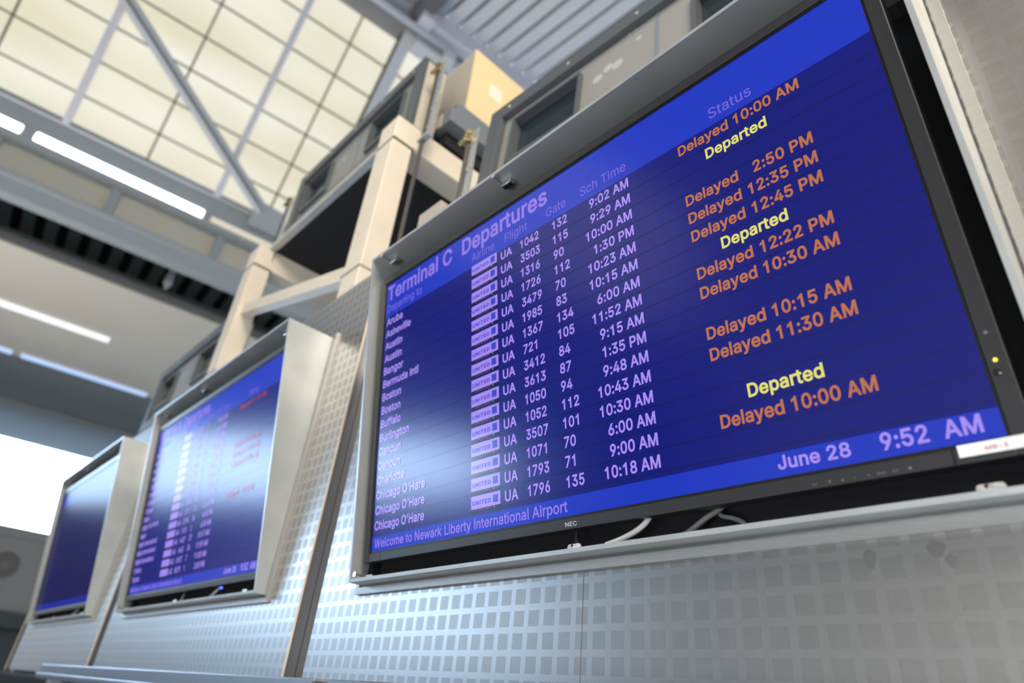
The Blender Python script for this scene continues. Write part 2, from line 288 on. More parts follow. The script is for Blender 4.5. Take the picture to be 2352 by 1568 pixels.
# ---------------------------------------------------------------- lettering (flat, as on a screen)
# outlines of the letters (thousandths of the cap height): advance|loop|loop...
GLYPHS = {
    "'": '405|153,624 138,1000 266,1000 252,624',
    '-': '891|662,481 662,369 224,369 224,481',
    '0': '880|440,-13 369,-7 306,14 249,47 201,94 161,152 129,223 106,305 93,397 88,499 93,602 107,694 130,776 162,847 202,906 250,952 306,986 369,1007 440,1013 510,1007 573,986 629,952 677,906 717,847 749,776 772,694 786,602 791,499 786,397 772,305 749,223 718,152 678,94 630,47 574,14 510,-7|440,97 486,103 528,118 564,145 596,181 622,227 643,283 658,347 667,419 670,499 667,581 658,653 643,717 622,773 596,819 564,855 528,882 486,898 440,903 393,898 351,882 314,855 283,819 257,773 236,717 221,653 212,581 209,499 212,419 221,347 236,283 257,227 283,181 314,145 351,118 393,103',
    '1': '880|417,0 547,0 547,1000 457,1000 397,920 297,850 182,805 182,690 302,735 417,810',
    '2': '880|120,0 120,93 454,450 490,488 522,523 549,555 571,585 590,614 605,642 615,670 621,700 624,730 621,764 612,795 599,823 580,847 558,867 531,883 501,894 469,901 434,903 396,901 363,893 333,880 306,862 284,839 267,813 254,782 246,749 244,711 123,711 127,769 141,822 163,869 194,912 231,947 275,976 325,997 378,1009 436,1013 494,1009 547,997 595,976 638,948 674,915 704,875 726,831 739,783 743,732 741,695 734,660 723,624 707,588 684,550 654,508 618,463 572,411 519,353 294,119 294,111 759,111 759,0',
    '3': '880|422,-13 363,-10 307,1 255,19 207,44 166,75 132,113 105,156 88,205 80,259 209,259 215,226 226,197 243,171 264,149 289,131 319,116 351,106 386,100 424,98 463,100 500,108 535,119 565,136 591,157 612,183 628,212 638,246 641,285 638,320 629,354 615,386 595,414 568,439 534,459 493,474 445,484 389,487 302,487 302,588 560,881 560,889 131,889 131,1000 726,1000 726,905 409,547 409,568 480,570 543,562 600,542 649,514 690,479 723,437 747,390 762,339 766,285 762,229 747,177 722,130 689,88 649,53 601,24 547,3 487,-9',
    '4': '880|72,207 72,311 479,1000 605,1000 207,326 207,319 806,319 806,207|548,0 548,238 548,287 548,624 668,624 668,0',
    '5': '880|429,-13 371,-10 318,2 269,22 225,48 188,80 157,118 133,161 118,207 111,256 234,256 239,227 250,200 265,175 285,153 308,134 335,118 364,107 395,100 429,98 468,101 504,111 537,127 566,148 591,174 611,205 626,240 635,278 638,319 635,360 626,399 610,435 590,466 564,493 534,515 500,531 463,541 422,544 389,542 356,537 323,528 293,515 267,500 246,483 126,497 183,1000 714,1000 714,889 290,889 257,593 262,593 285,611 312,626 343,639 376,648 410,654 445,656 489,653 532,645 572,631 609,612 642,589 672,561 699,529 721,493 739,454 752,412 760,368 762,321 758,259 743,201 719,149 687,102 647,62 601,30 548,6 491,-9',
    '6': '880|439,-13 379,-9 324,5 274,29 229,61 191,100 160,146 137,199 123,256 119,318 122,367 133,417 151,470 177,527 215,594 264,669 490,1000 627,1000 291,513 280,513 290,532 303,549 318,565 336,580 356,593 379,603 403,611 428,616 456,617 514,613 567,600 615,579 657,550 692,514 721,471 742,423 754,368 758,309 754,249 740,193 717,143 686,98 648,59 603,28 553,5 498,-9|439,95 476,98 511,108 542,123 569,144 593,169 612,199 626,233 635,269 638,309 635,349 626,386 612,419 593,449 569,474 542,494 511,509 476,518 439,521 402,518 367,510 336,495 308,474 284,450 265,420 251,387 242,351 240,311 242,271 251,234 265,200 284,170 308,144 336,123 367,108 402,98',
    '7': '880|185,0 630,881 630,889 116,889 116,1000 762,1000 762,882 318,0',
    '8': '880|439,-13 374,-9 315,3 260,22 213,49 172,82 140,121 115,166 101,214 96,266 99,307 107,346 122,384 141,418 165,448 193,474 224,495 258,511 294,520 294,525 248,542 209,569 176,605 152,648 137,696 132,748 137,797 150,842 172,884 202,921 238,953 281,979 329,998 382,1010 439,1013 495,1010 548,998 596,979 638,953 675,921 704,884 727,842 740,797 744,748 739,696 725,649 700,605 668,569 629,542 585,525 585,520 620,511 653,495 684,474 712,448 736,418 755,384 770,346 779,307 782,266 777,214 762,166 738,121 705,82 665,49 617,22 563,3 503,-9|439,97 481,99 520,106 554,118 584,135 609,155 629,180 644,208 653,239 656,272 653,308 643,341 628,371 606,397 581,420 550,438 516,452 479,460 439,462 398,460 361,452 327,438 296,420 270,397 249,371 233,341 224,308 221,272 224,239 233,208 247,180 268,155 293,135 323,118 358,106 396,99|439,569 473,571 504,579 533,590 558,606 580,626 598,650 611,677 619,706 622,738 619,770 611,800 599,826 581,849 560,868 535,884 506,895 474,902 439,904 404,902 372,895 343,884 317,868 296,849 278,826 265,800 258,770 255,738 258,706 265,677 278,650 296,626 317,606 343,590 373,579 404,571',
    '9': '880|438,1013 498,1009 553,995 604,971 648,939 686,900 717,854 740,801 754,744 758,682 755,633 744,583 727,530 700,473 662,406 613,331 388,0 250,0 587,487 598,487 588,468 575,451 559,435 541,420 521,407 499,397 475,389 449,384 422,383 364,387 311,400 263,421 221,450 186,486 157,529 136,577 123,632 119,691 123,752 137,807 160,858 192,903 229,941 274,972 324,995 379,1009|438,905 402,902 368,892 336,877 308,856 285,831 266,801 252,767 243,731 240,691 243,651 252,614 266,581 285,551 308,526 336,506 368,491 402,482 438,479 476,482 510,490 542,505 569,526 593,550 612,580 626,613 635,649 638,689 635,729 626,766 612,800 593,830 570,856 542,877 511,892 476,902',
    ':': '369|187,-9 164,-6 143,3 124,17 109,36 100,57 97,81 100,104 109,126 124,144 143,159 164,168 187,170 211,168 232,159 251,144 266,126 274,104 277,81 274,57 266,36 251,17 232,3 211,-6|187,532 164,535 143,544 124,558 109,577 100,598 97,621 100,645 109,667 124,685 143,700 164,709 187,711 211,709 232,700 251,685 266,667 274,645 277,621 274,598 266,577 251,558 232,544 211,535',
    'A': '943|32,0 396,1000 543,1000 910,0 777,0 564,595 551,634 536,680 519,732 501,791 480,861 456,940 482,940 458,860 437,789 418,729 402,677 387,633 374,595 167,0|216,279 216,391 727,391 727,279',
    'B': '897|118,0 118,1000 474,1000 539,996 597,984 646,964 688,938 722,906 749,869 767,827 779,783 783,735 780,695 773,660 760,629 743,603 724,581 700,562 675,547 648,534 619,524 619,515 651,510 682,499 714,483 743,460 769,432 791,399 808,361 818,317 821,268 818,219 806,173 787,131 759,94 722,62 677,35 623,16 558,4 485,0|245,112 481,112 552,117 607,132 648,157 676,189 693,226 699,268 696,301 687,332 673,361 654,388 630,410 601,429 567,443 530,451 488,454 245,454|245,561 468,561 503,563 536,570 566,582 593,598 616,618 635,642 649,669 658,699 660,732 655,773 640,811 614,843 578,868 531,883 472,888 245,888',
    'C': '1003|526,-13 442,-6 366,14 295,49 233,96 180,156 137,227 105,308 86,399 79,499 86,600 105,691 137,773 180,844 233,903 295,951 366,986 442,1006 526,1013 575,1011 623,1004 669,991 712,974 753,952 790,926 824,896 854,861 880,822 902,780 918,734 930,685 803,685 793,718 781,748 765,776 747,800 726,822 702,842 677,859 649,872 620,883 589,890 558,894 526,896 466,891 411,875 361,850 316,814 277,769 246,715 222,652 208,580 203,499 208,419 222,347 246,284 278,230 316,185 361,150 412,124 467,109 526,104 558,106 589,110 620,118 649,128 677,142 702,158 726,178 747,200 765,225 781,252 793,283 803,315 930,315 918,266 902,220 881,178 855,140 825,105 791,74 753,48 713,26 669,9 623,-3 576,-11',
    'D': '987|430,0 189,0 189,112 422,112 499,117 567,133 625,159 674,194 714,239 745,293 767,355 780,425 785,502 780,578 767,647 745,709 715,762 676,806 628,842 572,867 507,883 434,888 183,888 183,1000 443,1000 536,993 619,973 693,940 757,895 810,838 852,769 883,689 901,601 907,502 901,403 883,313 852,233 809,164 755,106 689,60 613,27 527,7|245,1000 245,0 118,0 118,1000',
    'E': '823|118,0 118,1000 732,1000 732,888 245,888 245,562 699,562 699,450 245,450 245,112 738,112 738,0',
    'F': '806|118,0 118,1000 726,1000 726,888 245,888 245,547 681,547 681,435 245,435 245,0',
    'G': '1023|528,-13 443,-6 365,14 294,49 231,97 179,156 136,227 104,309 85,399 79,499 85,600 104,691 136,773 179,844 231,903 293,951 362,986 438,1006 521,1013 572,1011 622,1003 669,990 714,972 755,950 793,922 827,891 857,857 883,818 904,777 921,733 932,685 802,685 791,717 777,746 761,773 743,797 723,820 700,839 675,856 649,870 620,882 589,890 556,894 521,896 464,891 410,876 360,850 315,815 277,770 246,715 222,652 208,580 203,499 208,419 222,348 246,285 278,231 317,186 362,150 413,125 469,109 528,104 582,108 632,120 678,140 718,167 751,201 779,242 799,289 811,341 815,398 854,391 556,391 556,503 940,503 940,393 934,315 916,243 886,179 846,122 798,75 740,37 676,9 605,-8',
    'H': '1016|118,0 118,1000 245,1000 245,568 771,568 771,1000 898,1000 898,0 771,0 771,456 245,456 245,0',
    'I': '330|100,0 230,0 230,1000 100,1000',
    'J': '779|364,-13 281,-5 209,21 148,64 102,124 74,197 65,286 65,340 192,340 192,286 197,229 213,183 239,146 274,119 315,103 364,98 411,103 453,119 487,146 513,183 529,229 534,286 534,1000 661,1000 661,286 652,197 624,124 578,64 518,21 446,-5',
    'L': '772|118,0 118,1000 245,1000 245,112 710,112 710,0',
    'M': '1235|118,0 118,1000 298,1000 545,368 551,352 558,333 565,312 572,290 580,266 588,241 596,215 604,190 612,165 619,140 626,117 632,96 604,96 611,116 617,139 625,162 633,187 640,213 649,238 657,264 665,288 672,311 680,332 687,351 693,368 936,1000 1116,1000 1116,0 991,0 991,572 991,594 991,617 992,643 992,669 992,697 993,725 994,754 994,783 995,812 996,841 996,870 997,899 1008,899 998,868 989,836 978,805 968,773 957,743 947,713 937,685 928,658 919,633 910,610 903,589 896,572 672,0 562,0 335,572 328,589 321,609 313,631 304,655 295,682 285,710 275,739 264,770 254,801 243,834 232,866 220,899 234,899 234,873 235,846 236,818 237,789 237,760 238,731 238,702 238,673 239,646 239,619 240,595 240,572 240,0',
    'N': '1029|118,0 118,1000 268,1000 674,359 686,341 699,320 713,296 728,270 745,241 762,210 779,177 796,143 813,108 796,105 792,142 790,178 788,213 786,247 785,279 785,309 784,337 784,362 784,383 784,1000 911,1000 911,0 760,0 397,570 381,596 365,623 349,650 331,680 312,713 291,749 268,790 241,836 211,889 234,892 236,844 238,798 240,754 242,714 243,678 244,645 245,616 245,592 246,572 246,0',
    'O': '1048|525,-13 442,-6 366,14 296,49 233,96 181,156 137,227 105,308 86,399 79,499 86,600 105,691 137,773 181,844 233,903 296,951 366,986 442,1006 525,1013 608,1006 684,986 754,951 816,903 869,844 912,773 944,691 963,600 969,499 963,399 944,308 912,227 869,156 816,96 754,49 684,14 608,-6|525,104 583,109 637,124 687,149 732,184 771,229 803,283 827,347 841,419 846,499 841,581 827,653 803,717 771,771 732,816 687,851 637,876 583,891 525,896 467,891 413,876 362,850 317,815 278,770 246,716 222,653 208,580 203,499 208,419 222,347 246,284 278,229 317,185 362,150 413,124 467,109',
    'P': '874|118,0 118,1000 462,1000 535,995 599,981 653,958 699,927 737,889 766,845 787,795 799,741 803,683 799,626 787,572 766,522 737,477 699,439 653,407 599,384 535,370 462,365 215,365 215,477 457,477 506,479 548,488 584,503 613,523 637,548 655,577 667,610 675,645 677,683 675,722 667,757 655,789 637,818 613,842 584,862 548,877 505,886 456,889 245,889 245,0',
    'R': '883|118,0 118,1000 464,1000 536,996 600,982 655,960 701,931 738,894 767,851 788,803 801,750 805,692 801,634 788,582 767,534 738,491 701,456 654,427 599,406 536,393 464,389 189,389 189,501 459,501 508,504 550,512 585,524 615,542 638,564 656,591 669,621 676,655 679,692 676,730 669,765 656,796 638,823 614,846 585,864 549,878 507,886 458,889 245,889 245,0|694,0 452,450 595,450 841,0',
    'S': '878|440,-17 370,-13 307,-2 251,18 201,45 159,78 126,118 100,163 83,214 75,268 205,268 212,232 224,200 243,172 266,149 295,130 327,115 363,105 400,99 440,97 484,99 524,106 562,118 596,135 624,156 648,181 665,209 676,240 679,274 676,304 667,330 653,352 633,371 609,387 582,402 551,415 517,426 481,437 361,470 285,497 221,529 169,568 132,615 110,670 102,732 107,786 122,836 147,880 181,919 222,952 270,979 325,998 383,1010 446,1013 510,1010 568,998 621,978 668,952 708,920 741,882 766,839 782,793 788,743 663,743 652,789 629,828 594,860 550,883 499,897 442,901 401,899 363,892 329,880 299,864 273,845 253,822 238,796 229,768 226,738 230,706 240,679 257,656 280,636 305,619 333,606 362,594 390,585 417,577 519,549 549,540 580,530 612,518 645,504 676,487 705,467 732,444 756,418 776,388 791,354 800,316 803,272 798,220 784,170 760,125 727,84 685,49 636,21 578,0 512,-13',
    'T': '882|62,888 62,1000 819,1000 819,888 505,888 505,0 379,0 379,888',
    'U': '1017|509,-16 433,-11 365,4 303,30 248,65 203,107 166,157 140,213 123,274 118,340 118,1000 244,1000 244,350 248,304 259,261 277,222 301,187 331,158 368,134 410,116 457,105 509,101 561,105 608,116 650,134 686,158 716,187 740,222 758,261 768,304 772,350 772,1000 899,1000 899,340 893,274 877,213 850,157 814,107 768,65 714,30 653,4 584,-11',
    'W': '1349|305,0 32,1000 162,1000 321,385 329,352 337,319 345,286 352,252 360,218 367,184 374,149 381,114 387,78 372,78 379,114 386,149 393,184 400,218 408,252 415,286 424,319 432,352 440,385 602,1000 746,1000 907,385 916,352 925,319 933,286 940,252 948,218 956,184 963,149 970,114 977,78 960,78 967,114 973,149 981,184 988,218 995,252 1003,286 1011,319 1019,352 1028,385 1186,1000 1316,1000 1042,0 895,0 723,635 712,678 701,722 691,769 680,820 670,874 660,934 687,934 677,877 668,825 658,776 648,729 637,682 625,635 453,0',
    'X': '932|36,0 427,559 427,464 58,1000 205,1000 350,787 369,759 386,733 401,710 414,689 427,668 439,647 452,625 465,600 479,574 456,574 470,600 483,624 495,646 507,667 520,688 534,710 550,733 567,759 587,787 734,1000 877,1000 509,470 509,564 896,0 750,0 574,254 557,280 541,303 528,324 515,344 503,364 491,384 479,405 466,429 453,454 481,454 467,430 455,407 443,386 431,366 418,346 405,326 391,304 375,280 357,254 180,0',
    'a': '765|314,-17 268,-14 226,-5 186,10 150,30 119,56 94,88 75,124 63,166 60,212 63,252 71,287 85,316 104,341 126,362 152,380 182,394 213,405 246,414 281,421 316,427 350,432 392,438 429,442 459,446 485,450 506,455 521,462 533,471 539,484 542,501 542,505 540,534 534,560 524,583 511,603 493,620 471,633 446,643 417,648 385,650 351,648 320,643 293,634 269,621 249,607 231,591 217,574 205,556 197,538 81,572 100,615 125,650 154,680 187,704 223,724 261,738 301,748 341,754 381,756 409,755 438,751 470,746 501,737 532,725 562,708 589,688 613,661 634,630 649,591 659,546 662,494 662,0 544,0 544,102 536,102 525,84 512,67 495,48 475,31 451,16 423,2 391,-8 355,-15|335,89 377,92 415,101 448,115 476,135 499,157 518,183 531,211 539,241 542,271 542,373 535,368 524,362 510,358 493,353 475,349 455,346 434,342 414,339 394,337 375,334 359,332 345,330 317,326 290,320 264,312 240,302 220,289 203,274 191,255 183,233 181,206 183,182 189,161 200,142 215,126 233,113 255,103 279,95 306,91',
    'b': '834|451,-16 408,-13 371,-6 339,7 312,24 289,42 271,61 256,81 243,99 232,115 220,115 220,0 103,0 103,1000 223,1000 223,628 232,628 243,643 255,660 270,680 288,699 310,716 337,733 369,745 406,753 450,756 510,750 565,735 615,709 659,673 697,628 727,575 749,514 763,446 767,371 763,296 749,228 727,166 697,113 660,68 616,32 566,5 511,-11|433,92 477,96 515,108 549,129 578,156 602,190 621,229 634,273 642,321 645,372 642,423 634,470 621,513 603,552 579,585 550,612 516,632 477,644 433,648 389,644 351,633 317,613 288,587 264,555 246,517 232,473 224,425 221,372 224,319 232,270 246,226 265,187 289,154 318,128 352,108 390,96',
    'c': '778|407,-16 343,-11 283,5 230,32 182,69 142,114 110,167 86,228 72,295 67,368 72,443 86,511 110,572 142,626 182,671 230,707 283,734 343,750 407,756 443,754 478,749 511,741 543,730 572,716 600,700 625,680 648,658 668,633 686,605 700,576 711,544 595,515 589,534 581,552 571,568 559,584 546,598 531,611 514,622 496,631 476,639 455,644 432,647 407,648 361,644 320,631 285,610 256,581 232,547 213,508 200,464 192,418 189,368 192,320 200,274 213,231 232,192 256,158 285,130 320,108 361,96 407,91 432,92 455,96 477,101 497,109 515,118 532,130 548,143 561,158 573,174 583,192 592,211 598,230 713,201 702,169 688,138 671,110 650,85 628,62 602,42 574,24 544,10 512,-1 479,-10 444,-14',
    'd': '834|384,-16 324,-11 269,5 219,32 175,68 138,113 107,166 85,228 72,296 67,371 72,446 85,514 108,575 138,628 176,673 220,709 270,735 325,750 385,756 428,753 466,745 497,733 524,716 546,699 565,680 580,660 592,643 602,628 611,628 611,1000 731,1000 731,0 615,0 615,115 603,115 592,99 580,81 564,61 545,42 523,24 496,7 464,-6 427,-13|402,92 445,96 483,108 517,128 546,154 570,187 589,226 602,270 610,319 613,372 610,425 602,473 589,517 570,555 547,587 518,613 484,633 445,644 402,648 358,644 318,632 284,612 255,585 232,552 213,513 200,470 192,423 189,372 192,321 200,273 213,229 232,190 256,156 285,129 319,108 358,96',
    'e': '794|417,-16 348,-11 285,5 230,32 182,69 142,113 109,167 86,227 72,294 67,367 72,441 86,508 109,569 140,624 179,669 226,706 280,734 339,750 403,756 444,753 483,747 522,735 560,719 595,697 628,670 657,637 682,599 702,554 717,503 726,445 730,381 730,333 147,333 147,434 664,434 609,397 606,445 598,488 585,528 567,563 544,593 516,617 483,635 446,645 403,649 360,645 322,634 288,616 258,592 234,563 214,530 200,493 191,455 189,415 189,349 192,297 201,250 217,209 239,173 265,144 297,121 333,104 373,94 417,91 446,92 474,96 499,104 522,114 543,127 561,143 577,162 590,183 601,207 717,179 703,142 684,108 659,77 629,50 594,27 555,9 513,-5 466,-13',
    'f': '499|448,746 448,643 13,643 13,746|158,0 158,848 162,889 172,924 188,955 210,981 236,1003 266,1020 299,1032 333,1039 368,1042 394,1041 417,1039 437,1036 454,1032 467,1028 477,1024 447,921 440,923 432,925 422,928 411,930 398,931 383,932 350,928 323,919 303,904 290,883 281,856 279,823 279,0',
    'g': '836|407,-296 354,-294 306,-286 263,-274 225,-259 191,-239 162,-216 137,-191 116,-165 99,-136 199,-80 211,-96 224,-112 239,-130 257,-146 278,-161 303,-173 333,-183 367,-189 407,-191 463,-186 513,-172 555,-148 587,-113 606,-68 612,-11 612,134 602,134 591,118 579,100 563,82 545,63 523,46 496,31 464,19 427,12 383,9 325,14 271,28 221,52 177,85 139,127 108,177 85,236 72,302 67,376 72,449 85,516 108,577 139,629 176,673 221,709 271,735 326,750 385,756 429,753 467,746 498,733 525,717 548,699 566,680 582,661 594,643 605,627 615,627 615,746 732,746 732,-17 727,-78 713,-131 689,-177 656,-214 617,-244 571,-267 520,-283 465,-293|403,116 446,120 484,130 518,148 547,172 571,202 590,238 603,280 611,327 614,379 611,430 603,476 590,519 571,556 548,588 519,614 485,633 446,644 403,648 359,644 319,632 285,612 256,586 232,554 213,516 200,474 192,428 189,379 192,328 200,282 214,241 233,204 257,174 286,149 320,131 359,120',
    'h': '806|223,446 223,0 103,0 103,1000 223,1000 223,565 201,565 227,627 260,676 299,712 344,736 393,751 447,756 495,752 540,742 580,724 616,700 646,669 670,631 688,585 698,532 702,472 702,0 582,0 582,462 577,516 562,562 537,598 503,625 461,642 413,647 378,644 346,637 316,624 289,606 267,583 248,556 235,523 226,487',
    'i': '328|103,0 103,746 223,746 223,0|164,870 143,873 123,881 106,894 92,910 84,929 81,950 84,971 92,990 106,1006 123,1019 143,1027 164,1030 187,1027 206,1019 224,1006 237,990 246,971 248,950 246,929 237,910 224,894 206,881 187,873',
    'k': '748|216,268 216,416 237,416 559,746 708,746 362,392 348,392|103,0 103,1000 223,1000 223,0|578,0 291,365 376,450 732,0',
    'l': '330|100,0 225,0 225,1030 100,1030',
    'm': '1199|103,0 103,746 220,746 221,581 211,581 224,618 240,651 260,680 284,704 310,724 338,739 368,750 399,757 431,759 482,754 527,737 565,709 595,672 617,629 631,579 614,579 625,614 642,646 663,674 688,699 716,720 748,737 783,749 820,757 858,759 901,756 940,747 977,731 1011,709 1039,680 1063,646 1080,604 1091,556 1095,501 1095,0 974,0 974,499 969,548 954,586 929,615 897,634 861,646 823,650 791,647 762,640 736,629 713,613 694,593 679,570 668,545 661,516 659,486 659,0 539,0 539,511 534,550 520,583 497,611 467,633 432,645 392,650 363,647 336,641 310,629 286,613 265,593 247,568 234,539 226,506 223,468 223,0',
    'n': '805|223,446 223,0 103,0 103,746 219,746 220,565 201,565 227,627 260,676 299,712 344,736 393,751 447,756 495,752 540,742 580,724 615,700 645,669 669,631 688,585 698,532 702,472 702,0 582,0 582,462 577,516 562,562 537,598 503,625 461,642 413,647 378,644 346,637 316,624 289,606 267,583 248,556 235,523 226,487',
    'o': '816|407,-16 343,-11 283,5 230,32 182,69 142,114 110,167 86,228 72,295 67,368 72,443 86,511 110,572 142,626 182,671 230,707 283,734 343,750 407,756 473,750 533,734 587,707 634,671 674,626 706,572 730,511 744,443 749,368 744,295 730,228 706,167 674,114 634,69 587,32 533,5 473,-11|407,91 455,96 496,108 531,130 561,158 585,192 604,231 617,274 625,320 628,368 625,417 617,464 604,507 585,547 561,581 531,610 496,631 455,644 407,648 361,644 320,631 285,610 256,581 232,547 213,508 200,464 192,418 189,368 192,320 200,274 213,231 232,192 256,158 285,130 320,108 361,96',
    'p': '834|103,-281 103,746 220,746 220,628 232,628 242,643 255,660 270,680 288,699 310,716 337,733 369,745 406,753 450,756 510,750 565,735 615,709 659,673 697,628 727,575 749,514 763,446 767,371 763,296 749,228 727,166 697,113 660,68 616,32 566,5 511,-11 451,-16 408,-13 371,-6 339,7 312,24 290,42 271,61 256,81 243,99 232,115 223,115 223,-281|433,92 477,96 515,108 549,129 578,156 602,190 621,229 634,273 642,321 645,372 642,423 634,470 621,513 603,552 579,585 550,612 516,632 477,644 433,648 389,644 351,633 317,613 288,587 264,555 246,517 232,473 224,425 221,372 224,319 232,270 246,226 265,187 289,154 318,128 352,108 390,96',
    'r': '509|103,0 103,746 219,746 219,631 227,631 244,666 268,696 300,722 336,741 376,753 419,756 429,756 439,756 451,756 462,755 471,755 479,754 479,634 473,635 464,636 452,638 438,639 422,640 407,640 373,638 342,631 313,618 287,602 265,582 247,557 234,530 226,499 223,466 223,0',
    's': '717|358,-16 308,-14 262,-6 220,7 183,24 150,47 121,74 98,107 81,144 70,185 185,209 198,172 218,142 244,118 276,102 314,93 356,89 405,93 446,104 481,122 506,146 522,173 527,202 524,227 515,248 499,267 478,282 450,295 417,305 293,334 231,353 181,378 142,409 114,446 98,489 92,538 96,579 108,617 128,652 155,682 188,707 226,728 270,743 317,753 368,756 416,753 460,745 499,732 533,715 563,693 588,667 608,637 625,605 637,570 527,545 515,572 499,597 477,620 449,639 412,650 368,654 326,650 289,640 257,623 233,600 218,574 213,545 217,519 227,497 244,478 267,463 299,449 338,438 451,411 513,392 563,368 602,337 629,300 646,258 651,209 647,167 635,128 614,93 586,61 552,34 511,13 464,-3 413,-13',
    't': '447|401,746 401,643 13,643 13,746|128,926 248,926 248,192 250,162 256,138 267,120 284,108 306,100 335,98 343,98 353,99 364,100 376,102 386,104 397,105 419,3 406,0 392,-3 377,-5 362,-7 346,-8 331,-8 271,-2 221,14 181,42 151,80 133,127 128,183',
    'u': '806|358,-10 310,-7 266,4 226,21 190,45 160,77 136,115 118,161 107,214 103,273 103,746 223,746 223,283 229,229 244,184 269,147 303,120 345,104 393,99 428,101 460,109 490,122 516,140 539,163 557,190 571,223 579,259 582,300 582,746 702,746 702,0 586,0 586,181 604,181 578,118 545,69 505,33 461,9 412,-5',
    'v': '765|319,0 34,746 166,746 325,305 341,260 355,215 367,171 379,127 392,83 404,41 362,41 374,83 387,127 399,171 411,215 425,260 440,305 599,746 730,746 445,0',
    'w': '1115|270,0 44,746 171,746 262,420 275,373 289,323 302,268 316,210 330,148 344,81 324,81 338,146 351,207 365,265 378,319 392,371 405,420 495,746 622,746 711,420 723,372 737,321 750,267 764,209 777,147 791,81 769,81 783,146 798,208 812,266 826,320 839,372 852,420 944,746 1070,746 844,0 724,0 627,338 617,372 608,407 599,442 589,478 580,514 571,551 562,588 553,626 544,664 571,664 562,626 553,589 544,551 535,514 525,478 516,442 507,406 497,372 487,338 391,0',
    'y': '765|93,-272 121,-168 140,-172 163,-176 184,-177 204,-175 223,-169 240,-159 256,-145 271,-126 284,-101 296,-70 319,-3 34,746 166,746 325,305 341,260 355,215 367,170 379,127 391,83 404,41 361,41 374,83 386,127 398,171 411,215 425,260 440,305 600,746 730,746 401,-114 385,-151 367,-183 347,-210 325,-234 300,-252 274,-267 245,-277 214,-283 180,-285 161,-285 143,-283 127,-281 113,-278 102,-276',
}
from mathutils.geometry import delaunay_2d_cdt
def _area(l): return sum(l[i-1][0]*l[i][1]-l[i][0]*l[i-1][1] for i in range(len(l)))/2
def _inside(p, l):
    r = False
    for i in range(len(l)):
        (x0, y0), (x1, y1) = l[i-1], l[i]
        if (y0 > p[1]) != (y1 > p[1]) and p[0] < (x1-x0)*(p[1]-y0)/(y1-y0)+x0: r = not r
    return r
_tc = {}
def _glyph(c, w):
    """one letter as triangles, its stroke thickened by w on either side"""
    if (c, w) in _tc: return _tc[(c, w)]
    q = GLYPHS[c].split('|'); adv = int(q[0])/1000
    loops = [[tuple(int(t)/1000 for t in p.split(',')) for p in l.split()] for l in q[1:]]
    res = []
    for k, l in enumerate(loops):
        hole = sum(_inside(l[0], m) for j, m in enumerate(loops) if j != k) % 2 == 1 and c in 'BDOPQRabdegopq04689'
        if (_area(l) > 0) == hole: l = l[::-1]
        l = [p for i, p in enumerate(l) if math.hypot(p[0]-l[i-1][0], p[1]-l[i-1][1]) > 0.0095]
        n = len(l); o = []
        for i in range(n):
            (ax, ay), (bx, by), (cx_, cy_) = l[i-1], l[i], l[(i+1) % n]
            d1 = math.hypot(bx-ax, by-ay) or 1e-9; d2 = math.hypot(cx_-bx, cy_-by) or 1e-9
            n1 = ((by-ay)/d1, -(bx-ax)/d1); n2 = ((cy_-by)/d2, -(cx_-bx)/d2)
            mx, my = n1[0]+n2[0], n1[1]+n2[1]; m2 = mx*mx+my*my
            k_ = 2/max(m2, 0.8)
            o.append((bx+mx*k_*w, by+my*k_*w))
        res.append(o)
    pts, eds = [], []
    for l in res:
        k = len(pts); pts += [Vector(p) for p in l]; eds += [(k+i, k+(i+1) % len(l)) for i in range(len(l))]
    vs, _, tri, _, _, _ = delaunay_2d_cdt(pts, eds, [], 0, 1e-5)
    def wind(p):
        n = 0
        for l in res:
            for i in range(len(l)):
                (x0, y0), (x1, y1) = l[i-1], l[i]
                if (y0 > p[1]) != (y1 > p[1]):
                    if p[0] < (x1-x0)*(p[1]-y0)/(y1-y0)+x0: n += 1 if y1 > y0 else -1
        return n
    tri = [t for t in tri if wind(sum((vs[i] for i in t), Vector((0, 0)))/3) > 0]
    vs = [tuple(v) for v in vs]
    _tc[(c, w)] = (vs, [list(t) for t in tri], adv)
    return _tc[(c, w)]
def glyphs(text, weight=0.042, space=1.0):
    """a text with cap height 1 and its left edge at 0: (verts, faces, width)"""
    k = (text, weight, space)
    if k in _tc: return _tc[k]
    V, F, x = [], [], 0.0
    for c in text:
        if c == ' ': x += 0.40*space; continue
        vs, fs, adv = _glyph(c, weight)
        n = len(V); V += [(a+x, b) for a, b in vs]; F += [[n+i for i in f] for f in fs]
        x += (adv + 0.6*weight)*1.0 + (space-1)*0.6
    x0 = min(v[0] for v in V); V = [(a-x0, b) for a, b in V]
    _tc[k] = (V, F, max(v[0] for v in V))
    return _tc[k]
def letter(mb, text, u, v, cap, width=None, align='l', d=0.0006, mi=0, weight=0.042, xs=None, space=1.0):
    """adds text to mb in screen coordinates (u right, v up, d out of the screen)"""
    vs, fs, w = glyphs(text, weight, space)
    k = (width/w) if width else (xs*cap if xs else cap)
    if align == 'r': u = u - k*w
    if align == 'c': u = u - k*w/2
    mb.add([(u+a*k, -d, v+b*cap) for a, b in vs], fs, mi)
    return k*w

